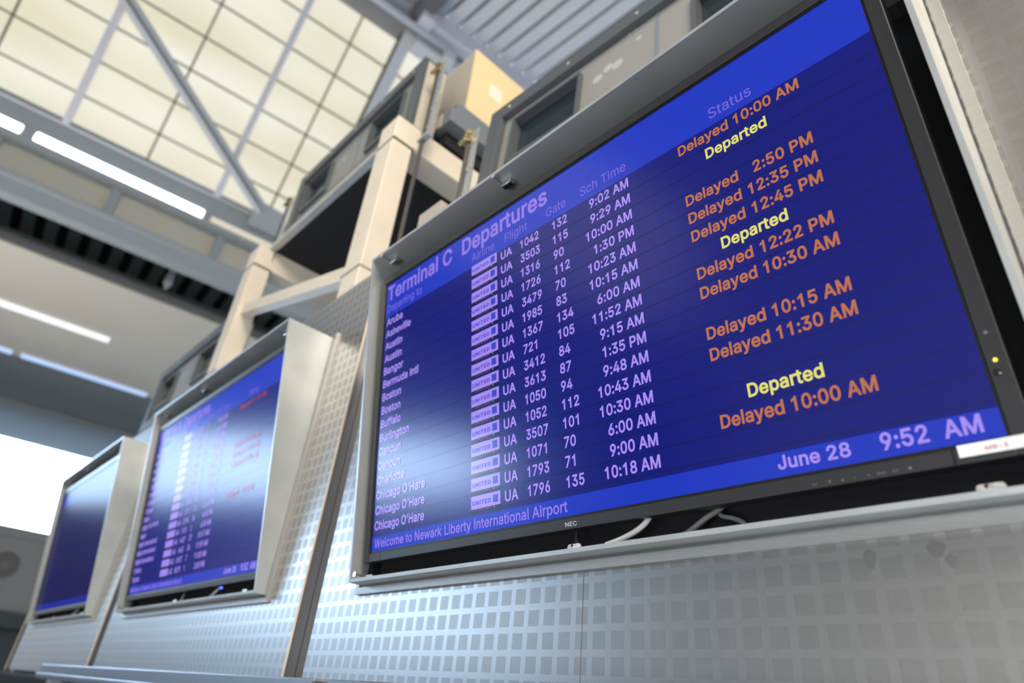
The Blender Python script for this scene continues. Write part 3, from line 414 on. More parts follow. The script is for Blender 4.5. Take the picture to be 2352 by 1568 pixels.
# ================================================================ SETTING: the hall beyond
g = math.radians(5.3)
HH = Vector((math.sin(g), math.cos(g), 0)); HN = Vector((math.cos(g), -math.sin(g), 0)); ZZ = Vector((0, 0, 1))
K = 1.286                      # size of the hall; its axis runs along HH
def H(a, b, z):
    return CAM + (HN*a + HH*b + ZZ*z)*K
def hbox(mb, a0, a1, b0, b1, z0, z1, mi=0):
    return mb.box(a0, a1, b0, b1, z0, z1, mi, T=lambda q: H(q.x, q.y, q.z))
floor = MB().box(-30, 14, -30, 30, -0.1, 0.0).build('floor', M_FLOOR)
struct(floor, 'grey hall floor')

o = MB().box(-5.0, 12, -12.2, -12.0, 0.0, 9.0).build('wall_behind', mat('beige_hall_wall', (0.36, 0.32, 0.27), 0.6)); struct(o, 'beige hall wall opposite the screens')  # out of view, added so the steel panels have something lit to reflect

o = MB().box(-24, 14, 24.0, 24.2, 0.0, 14.0).box(13.0, 13.2, -12, 24, 0, 14.0).build('wall_end', mat('pale_hall_end_wall', (0.55, 0.54, 0.52), 0.6)); struct(o, 'pale wall at the far end of the hall')

# sloping translucent roof wall: eave at a=-7, z=5; climbs toward the hall
SL = (math.cos(math.radians(54)), math.sin(math.radians(54)))
NL = (SL[1], -SL[0])           # pointing down into the hall
def SKY(b, s, d=0.0):          # d = distance below the glazing
    return H(-7 + SL[0]*s + NL[0]*d, b, 5.0 + SL[1]*s + NL[1]*d)
def sbox(mb, b0, b1, s0, s1, d0, d1, mi=0):
    return mb.box(b0, b1, s0, s1, d0, d1, mi, T=lambda q: SKY(q.x, q.y, q.z))
STOP = 2.745
wn = thing('window_1', None, None); del_ = wn
sk = thing('window_2', 'large sloping translucent skylight of pale yellow panels', 'structure'); sk['kind'] = 'structure'
sbox(MB(), -14.0, 1.56, 0.0, STOP, -0.06, 0.0).build('translucent_panels', M_SKY, sk)
sbox(MB(), 1.72, 5.4, 0.0, STOP, -0.06, 0.0).build('translucent_panels', M_SKY, sk)
gr = MB()
bs = [-0.29 + 0.775*i for i in range(-17, 2)] + [1.075]
for b in bs:
    if b in (0.485,): continue
    sbox(gr, b-0.012, b+0.012, 0, STOP, 0, 0.02)
for s in (0.36, 0.757, 1.155, 1.548, 1.955, 2.377):
    sbox(gr, -14.0, 1.56, s-0.011, s+0.011, 0, 0.02)
    sbox(gr, 1.72, 5.4, s-0.011, s+0.011, 0, 0.02)
for b in (2.5, 3.3, 4.1): sbox(gr, b-0.012, b+0.012, 0, STOP, 0, 0.02)
gr.build('glazing_grid', M_GRID, sk)
# lavender-grey mullion tubes below the glazing
for i, b in enumerate((-2.62, -1.075, 0.485)):
    o = sbox(MB(), b-0.034, b+0.034, 0, STOP, 0.05, 0.12).build('trim_%d' % (i+1), M_LAV)
    struct(o, 'lavender grey mullion tube under the skylight')
# rafter at the end of the glazing bay
raf = MB(); sbox(raf, 1.565, 1.70, -0.1, STOP+0.2, 0.0, 0.16, 0); sbox(raf, 1.545, 1.567, -0.1, STOP+0.1, -0.02, 0.10, 1)
struct(raf.build('trim_4', [M_BEAMLT, M_DARKSTEEL]), 'pale grey rafter beside the skylight')
# diagonal brace: two angle irs back to back with a dark gap
br = thing('diagonal_brace', 'long grey diagonal brace of paired angles crossing the skylight', 'brace', SKY(0.98, 0.1, 0.2))
def sky_local(b, s, d): return SKY(b, s, d) - SKY(0.98, 0.1, 0.2)
A, B = sky_local(-1.95, 2.03, 0.20), sky_local(0.98, 0.10, 0.20)
dvec = (B-A).normalized(); nrm = (SKY(0, 0, 1)-SKY(0, 0, 0)).normalized(); side = dvec.cross(nrm)
for sgn, m in ((1, M_BEAMLT), (-1, M_BEAM)):
    q = MB().bar(A + side*0.052*sgn, B + side*0.052*sgn, 0.085, 0.02, nrm); q.bar(A + side*0.015*sgn - nrm*0.03, B + side*0.015*sgn - nrm*0.03, 0.012, 0.08, nrm)
    q.build('angle_iron', m, br)
MB().bar(A - nrm*0.05, B - nrm*0.05, 0.03, 0.02, nrm).build('dark_web', M_DARKSTEEL, br)
q = MB().hexa([sky_local(*t) for t in ((0.9, -0.12, 0.13), (1.45, -0.12, 0.13), (1.2, 0.18, 0.13), (0.9, 0.2, 0.13), (0.9, -0.12, 0.18), (1.45, -0.12, 0.18), (1.2, 0.18, 0.18), (0.9, 0.2, 0.18))])
q.build('gusset_plate', M_BEAM, br)

# eave girder with its lights
gd = MB()
hbox(gd, -7.10, -6.98, -25, 6, 4.60, 5.0); hbox(gd, -7.25, -6.90, -25, 6, 4.955, 5.0)
hbox(gd, -7.2, -6.93, -25, 6, 4.57, 4.61)
struct(gd.build('trim_5', M_BEAM), 'blue grey girder under the skylight')
o = MB(); hbox(o, -6.93, -6.90, -25, 6, 4.945, 4.99); struct(o.build('trim_6', M_BEAMLT), 'pale strip along the top of the girder')
def linear_light(a0, a1, b0, b1, z0, z1, m, label, group):
    base = H((a0+a1)/2, b0, z0)
    t = thing('linear_light', label, 'light', base, group=group)
    T = lambda q: H(q.x, q.y, q.z) - base
    MB().box(a0-0.05, a1, b0-0.02, b1+0.02, z0-0.012, z1+0.012, T=T).build('light_housing', M_BEAM, t)
    MB().box(a1, a1+0.015, b0, b1, z0, z1, T=T).build('diffuser', m, t)
    return t
GL = 'strip lights along the girder'
linear_light(-7.02, -6.96, -2.9, -1.36, 4.632, 4.728, M_LED, 'short visible end of a lit white strip light at far left of girder', GL)
linear_light(-7.02, -6.96, -1.235, 0.435, 4.632, 4.728, M_LED, 'long bright white strip light on the blue grey girder', GL)
linear_light(-7.02, -6.96, 0.53, 1.95, 4.630, 4.700, M_LEDWARM, 'dim warm strip light on girder beside the cream post top', GL)
# clerestory band under the girder
bd = MB(); hbox(bd, -7.16, -7.12, -25, 6, 4.15, 4.62)
struct(bd.build('wall_left', mat('beige_clerestory', (0.72, 0.67, 0.56), 0.5)), 'beige band between the two girders')
for i, b in enumerate((-4.9, -3.75, -2.6, -1.5, -0.40, 0.71, 1.82)):
    o = MB(); hbox(o, -7.12, -7.05, b-0.045, b+0.045, 4.15, 4.60)
    struct(o.build('trim_%d' % (7+i), M_BEAM), 'grey stud in the beige band')
lg = MB(); hbox(lg, -7.13, -6.97, -25, 6, 3.96, 4.13); hbox(lg, -7.2, -6.93, -25, 6, 4.13, 4.18)
struct(lg.build('trim_14', M_BEAM), 'lower blue grey girder')
# dark corrugated deck in the plenum
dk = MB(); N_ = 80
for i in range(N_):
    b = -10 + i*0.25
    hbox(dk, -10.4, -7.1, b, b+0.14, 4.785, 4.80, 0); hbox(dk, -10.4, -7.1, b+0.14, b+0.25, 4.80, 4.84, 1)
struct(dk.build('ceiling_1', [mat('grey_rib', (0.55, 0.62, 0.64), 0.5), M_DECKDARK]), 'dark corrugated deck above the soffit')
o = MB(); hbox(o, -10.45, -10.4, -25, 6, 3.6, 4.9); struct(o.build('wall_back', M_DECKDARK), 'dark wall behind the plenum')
# dark pipe rail at the soffit edge and an air duct
o = MB(); o.tube([H(-7.38, b, 3.74) for b in (-9, -4, 0, 6)], 0.085*K, 14)
struct(smooth(o.build('trim_15', M_DARKSTEEL)), 'dark rail along the soffit edge')
dd = thing('air_duct', 'dark grey sheet metal air duct above the soffit edge', 'duct', H(-8.2, 0.6, 4.0))
b0 = H(-8.2, 0.6, 4.0)
MB().tube([H(-8.3, b, 4.12)-b0 for b in (-0.7, 0.2, 1.0, 3.0)], [0.10, 0.22, 0.24, 0.24], 16).build('duct_body', M_BEAM, dd)
MB().tube([H(-7.55, 0.42, z)-b0 for z in (3.78, 3.95, 4.0, 4.12, 4.3)], [0.03, 0.03, 0.07, 0.05, 0.05], 10).build('hanger', M_BEAMLT, dd)

# soffit: satin, bends down toward the windows
sf = MB()
prof = [(-7.28, 3.68), (-7.24, 3.60), (-8.6, 3.60), (-10.24, 3.60), (-12.1, 3.58), (-12.15, 3.50), (-12.5, 3.50), (-12.55, 3.60), (-14.5, 3.60)]
for i in range(len(prof)-1):
    (a0, z0), (a1, z1) = prof[i], prof[i+1]
    e = 0.03
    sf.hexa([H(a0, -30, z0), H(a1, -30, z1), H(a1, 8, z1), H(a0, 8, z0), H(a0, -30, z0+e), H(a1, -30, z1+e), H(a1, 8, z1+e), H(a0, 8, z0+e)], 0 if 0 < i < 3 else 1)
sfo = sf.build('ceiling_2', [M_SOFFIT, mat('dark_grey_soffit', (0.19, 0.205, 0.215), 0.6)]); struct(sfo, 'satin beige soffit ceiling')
def recess(b0, b1, a, m, label, w=0.045):
    base = H(a, b0, 3.59); t = thing('recessed_light', label, 'light', base, group='recessed lights in the soffit')
    T = lambda q: H(q.x, q.y, q.z) - base
    MB().box(a-w-0.01, a+w+0.01, b0-0.01, b1+0.01, 3.585, 3.599, T=T).build('light_trim', M_BEAMLT, t)
    MB().box(a-w, a+w, b0, b1, 3.572, 3.586, T=T).build('diffuser', m, t)
recess(-4.2, 0.15, -8.68, mat('lit_soft_diffuser', (0.7, 0.7, 0.7), 0.5, emit=(0.92, 0.90, 0.92), es=0.85), 'long white recessed light in the beige soffit', 0.07)
recess(-0.667, 0.885, -10.13, M_LEDBLUE, 'bluish recessed light, longer one near the middle screen hood', 0.06)
recess(-3.2, -0.77, -10.13, M_LEDBLUE, 'bluish recessed light cut off by the left edge of the view', 0.06)

# far windows and the wall below them
bpy.data.objects.remove(del_)
w1 = thing('window_1', 'bright overexposed far windows', 'structure'); w1['kind'] = 'structure'
o = MB(); hbox(o, -14.47, -14.46, -15.0, 8, 2.16, 3.60); o.build('glass_pane', M_WINDOW, w1)
o = MB(); hbox(o, -24.2, -24.0, -34, 22, 2.5, 11.5); struct(o.build('sky_backdrop', M_OUTSIDE), 'bright overcast sky outside the far windows')
o = MB(); hbox(o, -14.6, -14.42, -30, -15.0, 2.16, 3.6); struct(o.build('wall_side', M_FARWALL), 'solid wall beside the far windows')
fr = MB()
for b in (-15.0, -11, -8, -5, -2.2, 3.2, 6): hbox(fr, -14.44, -14.36, b-0.03, b+0.03, 2.16, 3.60)
fr.build('window_frame', M_WINFRAME, w1)
cb = thing('sagging_cable', 'thin blue wire with a small clip strung across the bright far window', 'cable', H(-14.2, -0.55, 3.27))
b0 = H(-14.2, -0.55, 3.27)
MB().tube([H(-14.2, b, 3.27 + 0.012*(b+0.5)**2 - 0.02*(b+.5))-b0 for b in (-3, -1.5, -0.5, 0.2, 0.6, 1.2, 3)], 0.016, 8).build('wire', M_WINFRAME, cb)
c = MB(); cc = H(-14.2, -0.235, 3.262)-b0
c.tube([cc + ZZ*t for t in (-0.07, 0, 0.07)], [0.01, 0.06, 0.01], 8); c.build('clip', M_WINFRAME, cb)
fw = MB(); hbox(fw, -14.6, -14.42, -30, 8, 0.86, 2.16); hbox(fw, -14.42, -14.36, -30, 8, 2.0, 2.16)
struct(fw.build('wall_front', M_FARWALL), 'warm grey wall below the far windows')
o = MB(); hbox(o, -14.6, -14.3, -30, 8, 0.62, 0.86); struct(o.build('trim_16', M_TEAL), 'dark teal band below the grey wall')
o = MB(); hbox(o, -14.9, -14.6, -30, 8, -1.33, 0.64); struct(o.build('wall_far', M_TEAL), 'dark wall under the teal band')
spk = thing('wall_speaker', 'round brown grey speaker grille on the far grey wall', 'speaker', H(-14.41, 0.25, 1.544))
e1 = HN
MB().tube([e1*t for t in (0, 0.05, 0.07)], [0.26, 0.26, 0.22], 32).build('speaker_ring', mat('speaker_grey', (0.20, 0.185, 0.17), 0.6), spk)
MB().tube([e1*t for t in (0.065, 0.09)], [0.10, 0.06], 24).build('speaker_cone', mat('speaker_centre', (0.27, 0.25, 0.23), 0.6), spk)

# ridge, deck and framing at upper right
rg = MB(); hbox(rg, -5.40, -5.10, -25, 8, 7.24, 7.5); hbox(rg, -5.10, -5.05, -25, 8, 7.18, 7.5)
struct(rg.build('trim_17', mat('mid_grey_paint', (0.30, 0.30, 0.31), 0.5)), 'grey ridge girder along the top of the skylight')
o = MB(); o.tube([H(-5.0, b, 7.12) for b in (-9, 0, 2.13)], 0.045*K, 12)
struct(smooth(o.build('trim_18', M_BEAMLT)), 'pale tube along the ridge')
dk2 = MB(); x0 = -4.93
ddir = 0.14
for i in range(80):
    b = 0.9 + i*0.205
    def q4(b0_, b1_, z0, z1):
        return [H(x0, b0_, z0), H(9.0, b0_+ddir*13.93, z0), H(9.0, b1_+ddir*13.93, z0), H(x0, b1_, z0), H(x0, b0_, z1), H(9.0, b0_+ddir*13.93, z1), H(9.0, b1_+ddir*13.93, z1), H(x0, b1_, z1)]
    dk2.hexa(q4(b, b+0.155, 7.50, 7.60), 0); dk2.hexa(q4(b+0.155, b+0.205, 7.58, 7.62), 1)
struct(dk2.build('ceiling_3', [M_DECK, mat('deck_groove', (0.12, 0.12, 0.13), 0.6)]), 'pale corrugated metal roof deck')
o = MB(); hbox(o, -5.05, 4, -3, 0.9, 7.5, 7.6); struct(o.build('ceiling_4', mat('flat_grey_roof', (0.34, 0.34, 0.36), 0.5)), 'flat grey roof panel')
o = MB(); hbox(o, -4.96, -4.90, 1.72, 18, 7.22, 7.5); hbox(o, -5.04, -4.86, 1.72, 18, 7.2, 7.235); struct(o.build('trim_19', M_LAV), 'pale lavender edge beam of the roof deck')
o = MB(); o.bar(H(-5.05, 1.60, 7.36), H(3.5, 2.6, 7.36), 0.17*K, 0.26*K); struct(o.build('trim_20', mat('dark_grey_paint', (0.16, 0.16, 0.165), 0.5)), 'dark grey cross beam under the deck')
o = MB(); hbox(o, -5.06, -4.80, 1.60, 1.78, 7.14, 7.4); struct(o.build('trim_21', M_LAV), 'pale connection block at the ridge corner')
o = MB(); hbox(o, -5.15, -4.98, 2.05, 2.20, 6.98, 7.12); hbox(o, -5.3, -5.1, 1.70, 2.4, 7.05, 7.2); struct(o.build('trim_22', M_BEAMLT), 'grey bracket beams beside the rafter')

# ================================================================ SETTING: the sign wall
def wall_panel(n):
    """one stainless panel with an opening for its display box; local origin at the screen's lower left"""
    m = MB(); y0, y1 = 0.02, 0.045
    X0, X1, Z0, Z1 = -0.20, 1.236, -0.255, 0.81
    hx0, hx1, hz0, hz1 = -0.032, 1.060, -0.044, 0.632
    for (a, b, c, d) in ((X0, hx0, Z0, Z1), (hx1, X1, Z0, Z1), (hx0, hx1, Z0, hz0), (hx0, hx1, hz1, Z1)):
        m.box(a, b, y0, y1, c, d)
    m.box(X1, X1+0.0015, y0+0.003, y1, Z0, Z1, 1)
    return m
PITCH_X = 1.519
UNIT = [Vector((-PITCH_X*k, 0, OZ + 0.0055*k)) for k in range(3)]
pm = wall_panel(0)
nm = ['right', 'centre', 'left']
p0 = pm.build('wall_right', [M_WALL, mat('dull_panel_edge', (0.32, 0.32, 0.33), 0.28, 0.9)], loc=UNIT[0]); struct(p0, 'stainless wall panel with a grid of satin squares, nearest')
sm_ = MB().box(0.5160, 0.5165, 0.0196, 0.0201, -0.25, -0.072).build('panel_seam', mat('seam_shadow_gap', (0.13, 0.13, 0.13), 0.6), p0)  # thin dark line marking the joint in the sheet
for (x, z, w, h) in ((0.8798, -0.0880, 0.0055, 0.0095), (0.9380, -0.0845, 0.0075, 0.0075), (0.9475, -0.0955, 0.0042, 0.006)):
    ring = [(x+w*math.cos(t)*(1+0.18*math.sin(3*t)), 0.0196, z+h*math.sin(t)) for t in [2*PI*i/20 for i in range(20)]]
    MB().add(ring + [(a, 0.0201, c) for a, b, c in ring], [list(range(20)), list(range(39, 19, -1))] + [[i, (i+1) % 20, 20+(i+1) % 20, 20+i] for i in range(20)]).build('smudge', bpy.data.materials.get('greasy_smudge') or mat('greasy_smudge', (0.24, 0.235, 0.225), 0.45, 0.8), p0)
for k in (1, 2):
    o = p0.copy(); COL.objects.link(o); o.name = 'wall_' + nm[k]; o.location = UNIT[k]
    struct(o, 'stainless wall panel with a grid of satin squares, %s' % ('second from right' if k == 1 else 'farthest'))
for k in range(3):
    x = UNIT[k].x
    o = MB().box(x-0.300, x-0.190, 0.046, 0.052, OZ-0.255, OZ+0.79).box(x-0.2825, x-0.2795, 0.0165, 0.0205, OZ-0.25, OZ+0.81, 1).build('trim_%d' % (30+k), [mat('dull_joint_metal', (0.28, 0.28, 0.29), 0.3, 0.85), M_CREAM])
    struct(o, 'dull metal joint strip between wall panels')
# ledges along the bottom of the wall and the dark shop front below
LEDGE = [(-0.05, -2.23), (2.2, 0.0)]
for i, (xr, xl) in enumerate(LEDGE):
    o = MB().box(xl, xr, -0.035, 0.03, OZ-0.268, OZ-0.218).box(xl, xr, -0.045, -0.03, OZ-0.262, OZ-0.248).build('trim_%d' % (40+i), mat('blue_steel_ledge_%d' % i, (0.22, 0.235, 0.26), 0.4, 0.8), bevel=0.003)
    struct(o, 'metal ledge below the wall panels')
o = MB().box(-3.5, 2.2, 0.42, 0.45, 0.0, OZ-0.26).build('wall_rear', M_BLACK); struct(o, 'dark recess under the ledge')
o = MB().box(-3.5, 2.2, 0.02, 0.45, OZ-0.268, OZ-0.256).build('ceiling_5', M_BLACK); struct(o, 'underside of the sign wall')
for i, (x, w, m, lab) in enumerate(((-3.02, 0.09, M_BEAMLT, 'pale grey post under the far end of the ledge'), (-2.72, 0.10, M_SIGNBLUE, 'dull violet post under the ledge, left one'), (-2.20, 0.07, M_SIGNBLUE, 'dull violet post under the ledge, middle one'), (-1.86, 0.08, M_SIGNBLUE, 'dull violet post under the ledge, right one'))):
    o = MB().box(-w/2, w/2, -0.03, 0.03, 0.0, OZ-0.256).build('shopfront_post', m, loc=(x, 0.20, 0)); tag(o, lab, 'post', 'posts under the ledge')
o = MB().tube([(0, 0, 0), (0, -0.04, 0)], [0.03, 0.02], 16).build('indicator_lamp', M_AMBER, loc=(-3.06, 0.415, OZ-0.30)); tag(o, 'small glowing amber lamp in the dark recess under the ledge', 'lamp')
o.location = (-3.20, 0.42, OZ-0.285)

# ================================================================ DISPLAY HOODS
TH = 0.1597
def tw(u, v, w):               # point on the tilted front frame, local to a unit
    return Vector((u, -v*math.sin(TH) - w*math.cos(TH), v*math.cos(TH) - w*math.sin(TH)))
RIM = 0.022
UL, UR, VT, VB = -0.038, 1.066, 0.650, -0.052
T_ = 0.006
YB = 0.0455                      # how deep the box goes into the wall
def hood():
    t = thing('display_hood', 'x', 'display hood', UNIT[0])
    f = lambda u, v: tw(u, v, RIM)
    def back(p, y): return Vector((p.x, y, p.z))
    def plate(p_out, p_in, q_out, q_in, ya):   # front edge points out/in at both ends, extruded back to y=ya
        a = [p_out, q_out, q_in, p_in]
        return MB().hexa(a + [back(k, ya) for k in a])
    TLo, TRo, BLo, BRo = f(UL, VT), f(UR, VT), f(UL, VB), f(UR, VB)
    TLi, TRi, BLi, BRi = f(UL+T_, VT-T_), f(UR-T_, VT-T_), f(UL+T_, VB+T_), f(UR-T_, VB+T_)
    plate(TLo, TLi, TRo, TRi, YB).build('top_panel', M_HOOD, t)
    plate(BLo, BLi, BRo, BRi, YB).build('bottom_panel', M_HOOD, t)
    plate(TLo, TLi, BLo, BLi, YB).build('side_panel', M_HOOD, t)
    plate(TRo, TRi, BRo, BRi, YB).build('side_panel', M_HOOD, t)
    zt, zb = TLo.z, BLo.z
    MB().box(UL, UR, YB, YB+0.004, zb, zt).build('back_plate', M_BLACK, t)
    li = MB()                                  # dark lining behind the monitor
    li.box(UL+T_, UL+T_+0.002, 0.028, YB, zb+T_, zt-T_); li.box(UR-T_-0.002, UR-T_, 0.010, YB, zb+T_, zt-T_)
    li.box(UL+T_, UR-T_, 0.0, YB, zb+T_, zb+T_+0.002)
    li.build('dark_lining', M_BLACK, t)
    fl = MB()                                  # flat trim frame on the wall, stepped
    def ring(x0, x1, z0, z1, w, y0, y1):
        fl.box(x0-w, x1+w, y0, y1, z0-w, z0); fl.box(x0-w, x1+w, y0, y1, z1, z1+w)
        fl.box(x0-w, x0, y0, y1, z0, z1); fl.box(x1, x1+w, y0, y1, z0, z1)
    ring(UL-0.003, UR+0.003, zb-0.004, zt+0.003, 0.012, 0.0125, 0.02)
    fl.build('wall_flange', M_FLANGE, t)
    # latch pins under the top panel and at the lower corners
    def pin(u, v, top=True):
        s = -1 if top else 1
        c = f(u, v); y = c.y + 0.030
        m_ = MB().box(c.x-0.012, c.x+0.012, y-0.006, y+0.006, min(c.z+0.001*s, c.z+0.011*s), max(c.z+0.001*s, c.z+0.011*s))
        o = m_.build('latch_block', M_STEEL, t, bevel=0.001)
        zc = c.z + 0.007*s
        q = MB().tube([(c.x-0.006, y+0.012, zc), (c.x-0.006, y-0.030, zc)], 0.0016, 10)
        q.tube([(c.x-0.006, y-0.030, zc), (c.x-0.006, y-0.033, zc)], [0.0045, 0.0045], 14)
        q.build('latch_pin', M_STEEL, o)
    pin(0.39, VT-T_); pin(0.0145, VT-T_); pin(1.0, VT-T_)
    pin(-0.010, VB+T_, False)
    # keyhole tabs standing on the lower rim
    for u, w in ((0.5125, 0.0225), (0.9865, 0.022)):
        c = f(u, VB+T_)
        y = c.y + 0.004
        tb = MB(); r = 0.003; h = 0.0085
        ol = [(0, 0), (w, 0), (w, h-r), (w-r*.3, h-r*.3), (w-r, h), (r, h), (r*.3, h-r*.3), (0, h-r)]
        n = len(ol)
        vs = [(c.x+a, y, c.z-0.002+b) for a, b in ol] + [(c.x+a, y+0.002, c.z-0.002+b) for a, b in ol]
        tb.add(vs, [list(range(n)), list(range(2*n-1, n-1, -1))] + [[i, (i+1) % n, n+(i+1) % n, n+i] for i in range(n)])
        o = tb.build('keyhole_tab', M_TAB, t)
        MB().tube([(c.x+w*0.36, y-0.0004, c.z+0.0045), (c.x+w*0.36, y+0.001, c.z+0.0045)], 0.0017, 14).build('keyhole', M_BLACK, o)
    return t
hood0 = hood(); tag(hood0, 'brushed metal hood framing the nearest big blue departures screen', group='display hoods along the wall')
hoods = [hood0]
for k, lab in ((1, 'brushed metal hood of the middle screen, side panel facing us'), (2, 'brushed metal hood of the farthest screen at left edge')):
    c = copy_tree(hood0); c.location = UNIT[k]; c['label'] = lab; hoods.append(c)

# ================================================================ MONITORS
SW, SH = 1.018, 0.5726
def monitor(k, label):
    t = thing('departures_monitor', label, 'monitor', UNIT[k], (TH, 0, 0), 'flight information monitors')
    # bezel (local: x right, -y out of the screen, z up)
    bz = MB(); d0, d1 = -0.004, 0.022
    BL_, BR_, BT, BB = -0.021, SW+0.020, SH+0.0205, -0.0185
    lip = 0.0035
    for (a, b, c, d) in ((BL_, -lip, BB, BT), (SW+lip, BR_, BB, BT), (-lip, SW+lip, BB, -lip), (-lip, SW+lip, SH+lip, BT)):
        bz.box(a, b, d0, d1, c, d)
    be = bz.build('bezel', M_BEZEL, t, bevel=0.0012)
    lp = MB()
    for (a, b, c, d) in ((-lip, 0, -lip, SH+lip), (SW, SW+lip, -lip, SH+lip), (0, SW, -lip, 0), (0, SW, SH, SH+lip)):
        lp.box(a, b, -0.0015, 0.02, c, d)
    lp.build('bezel_lip', M_BEZEL2, t)
    MB().box(BL_+0.01, BR_-0.01, d1, 0.045, BB+0.02, BT-0.01).build('rear_case', M_BLACK, t)
    if k == 0:
        sm = MB()
        for x in (0.0365, SW-0.0435): sm.box(x-0.0012, x+0.0012, d0-0.0003, d0+0.001, BB, -lip)
        sm.box(0.0365-0.0012, 0.0365+0.0012, d0-0.0003, d0+0.001, SH+lip, BT)
        sm.build('bezel_seam', M_BEZEL2, be)
        mk = MB(); letter(mk, 'NEC', 0.4988, -0.0145, 0.0056, width=0.0212, d=-d0+0.0005, weight=0.03); mk.build('maker_lettering', M_PRINT, be)
        bl = MB(); dd_ = -d0+0.0005
        for x, s in ((0.8468, 'EXIT'), (0.9118, 'INPUT'), (0.9247, 'MUTE')): letter(bl, s, x, -0.0153, 0.0022, width=0.0055 if s != 'INPUT' else 0.008, align='c', d=dd_, weight=0.02)
        for x, tri in ((0.862, -1), (0.8746, 1)):
            bl.add([(x-0.0014, -dd_, -0.0143-0.0012*tri), (x+0.0014, -dd_, -0.0143-0.0012*tri), (x, -dd_, -0.0143+0.0014*tri)], [(0, 1, 2)])
        bl.box(0.8857, 0.8881, -dd_, -dd_+0.0004, -0.0145, -0.0141)
        bl.box(0.8984, 0.9008, -dd_, -dd_+0.0004, -0.0145, -0.0139); bl.box(0.8994, 0.8998, -dd_, -dd_+0.0004, -0.0154, -0.0130)
        bl.tube([(0.9374, -dd_, -0.014), (0.9374, -dd_+0.0003, -0.014)], 0.0014, 12)
        bl.build('button_lettering', M_PRINTDIM, be)
        MB().tube([(SW+0.0102, d0-0.0012, 0.0674), (SW+0.0102, d0+0.001, 0.0674)], [0.0016, 0.002], 14).build('indicator_light', M_GREEN_LED, be)
        MB().tube([(SW+0.0100, d0-0.0006, 0.0946), (SW+0.0100, d0+0.001, 0.0946)], [0.0016, 0.002], 14).build('light_sensor', M_PRINTDIM, be)
        MB().tube([(SW+0.0085, d0-0.0003, 0.0560), (SW+0.0085, d0+0.001, 0.0560)], [0.0035, 0.0035], 18).tube([(SW+0.0105, d0-0.0012, 0.0545), (SW+0.0105, d0+0.001, 0.0545)], [0.0008, 0.0012], 10, mi=1).build('infrared_window', [M_BEZEL2, M_PRINT], be)
    if k == 1:
        MB().tube([(0.815, d0-0.001, -0.026), (0.815, d0+0.004, -0.026)], [0.003, 0.003], 14).build('indicator_light', M_BLUE_LED, be)
    # the picture
    HB, FT = 0.4905, 0.0267
    body, head = (S_BODY, S_HEAD) if k < 2 else (S_OFFBODY, S_OFFHEAD)
    sc = MB()
    for (z0, z1, mi) in ((0, FT, 1), (FT, HB, 0), (HB, SH, 1)):
        sc.add([(0, 0, z0), (SW, 0, z0), (SW, 0, z1), (0, 0, z1)], [(0, 1, 2, 3)], mi)
    sc.add([(0, 0.012, 0), (SW, 0.012, 0), (SW, 0.012, SH), (0, 0.012, SH)], [(3, 2, 1, 0)], 0)
    scr = sc.build('screen', [body, head], t)
    return t, scr
ROWH = 0.02845
def base_v(i): return 0.4700 - 0.02872*i
CAP = 0.0155
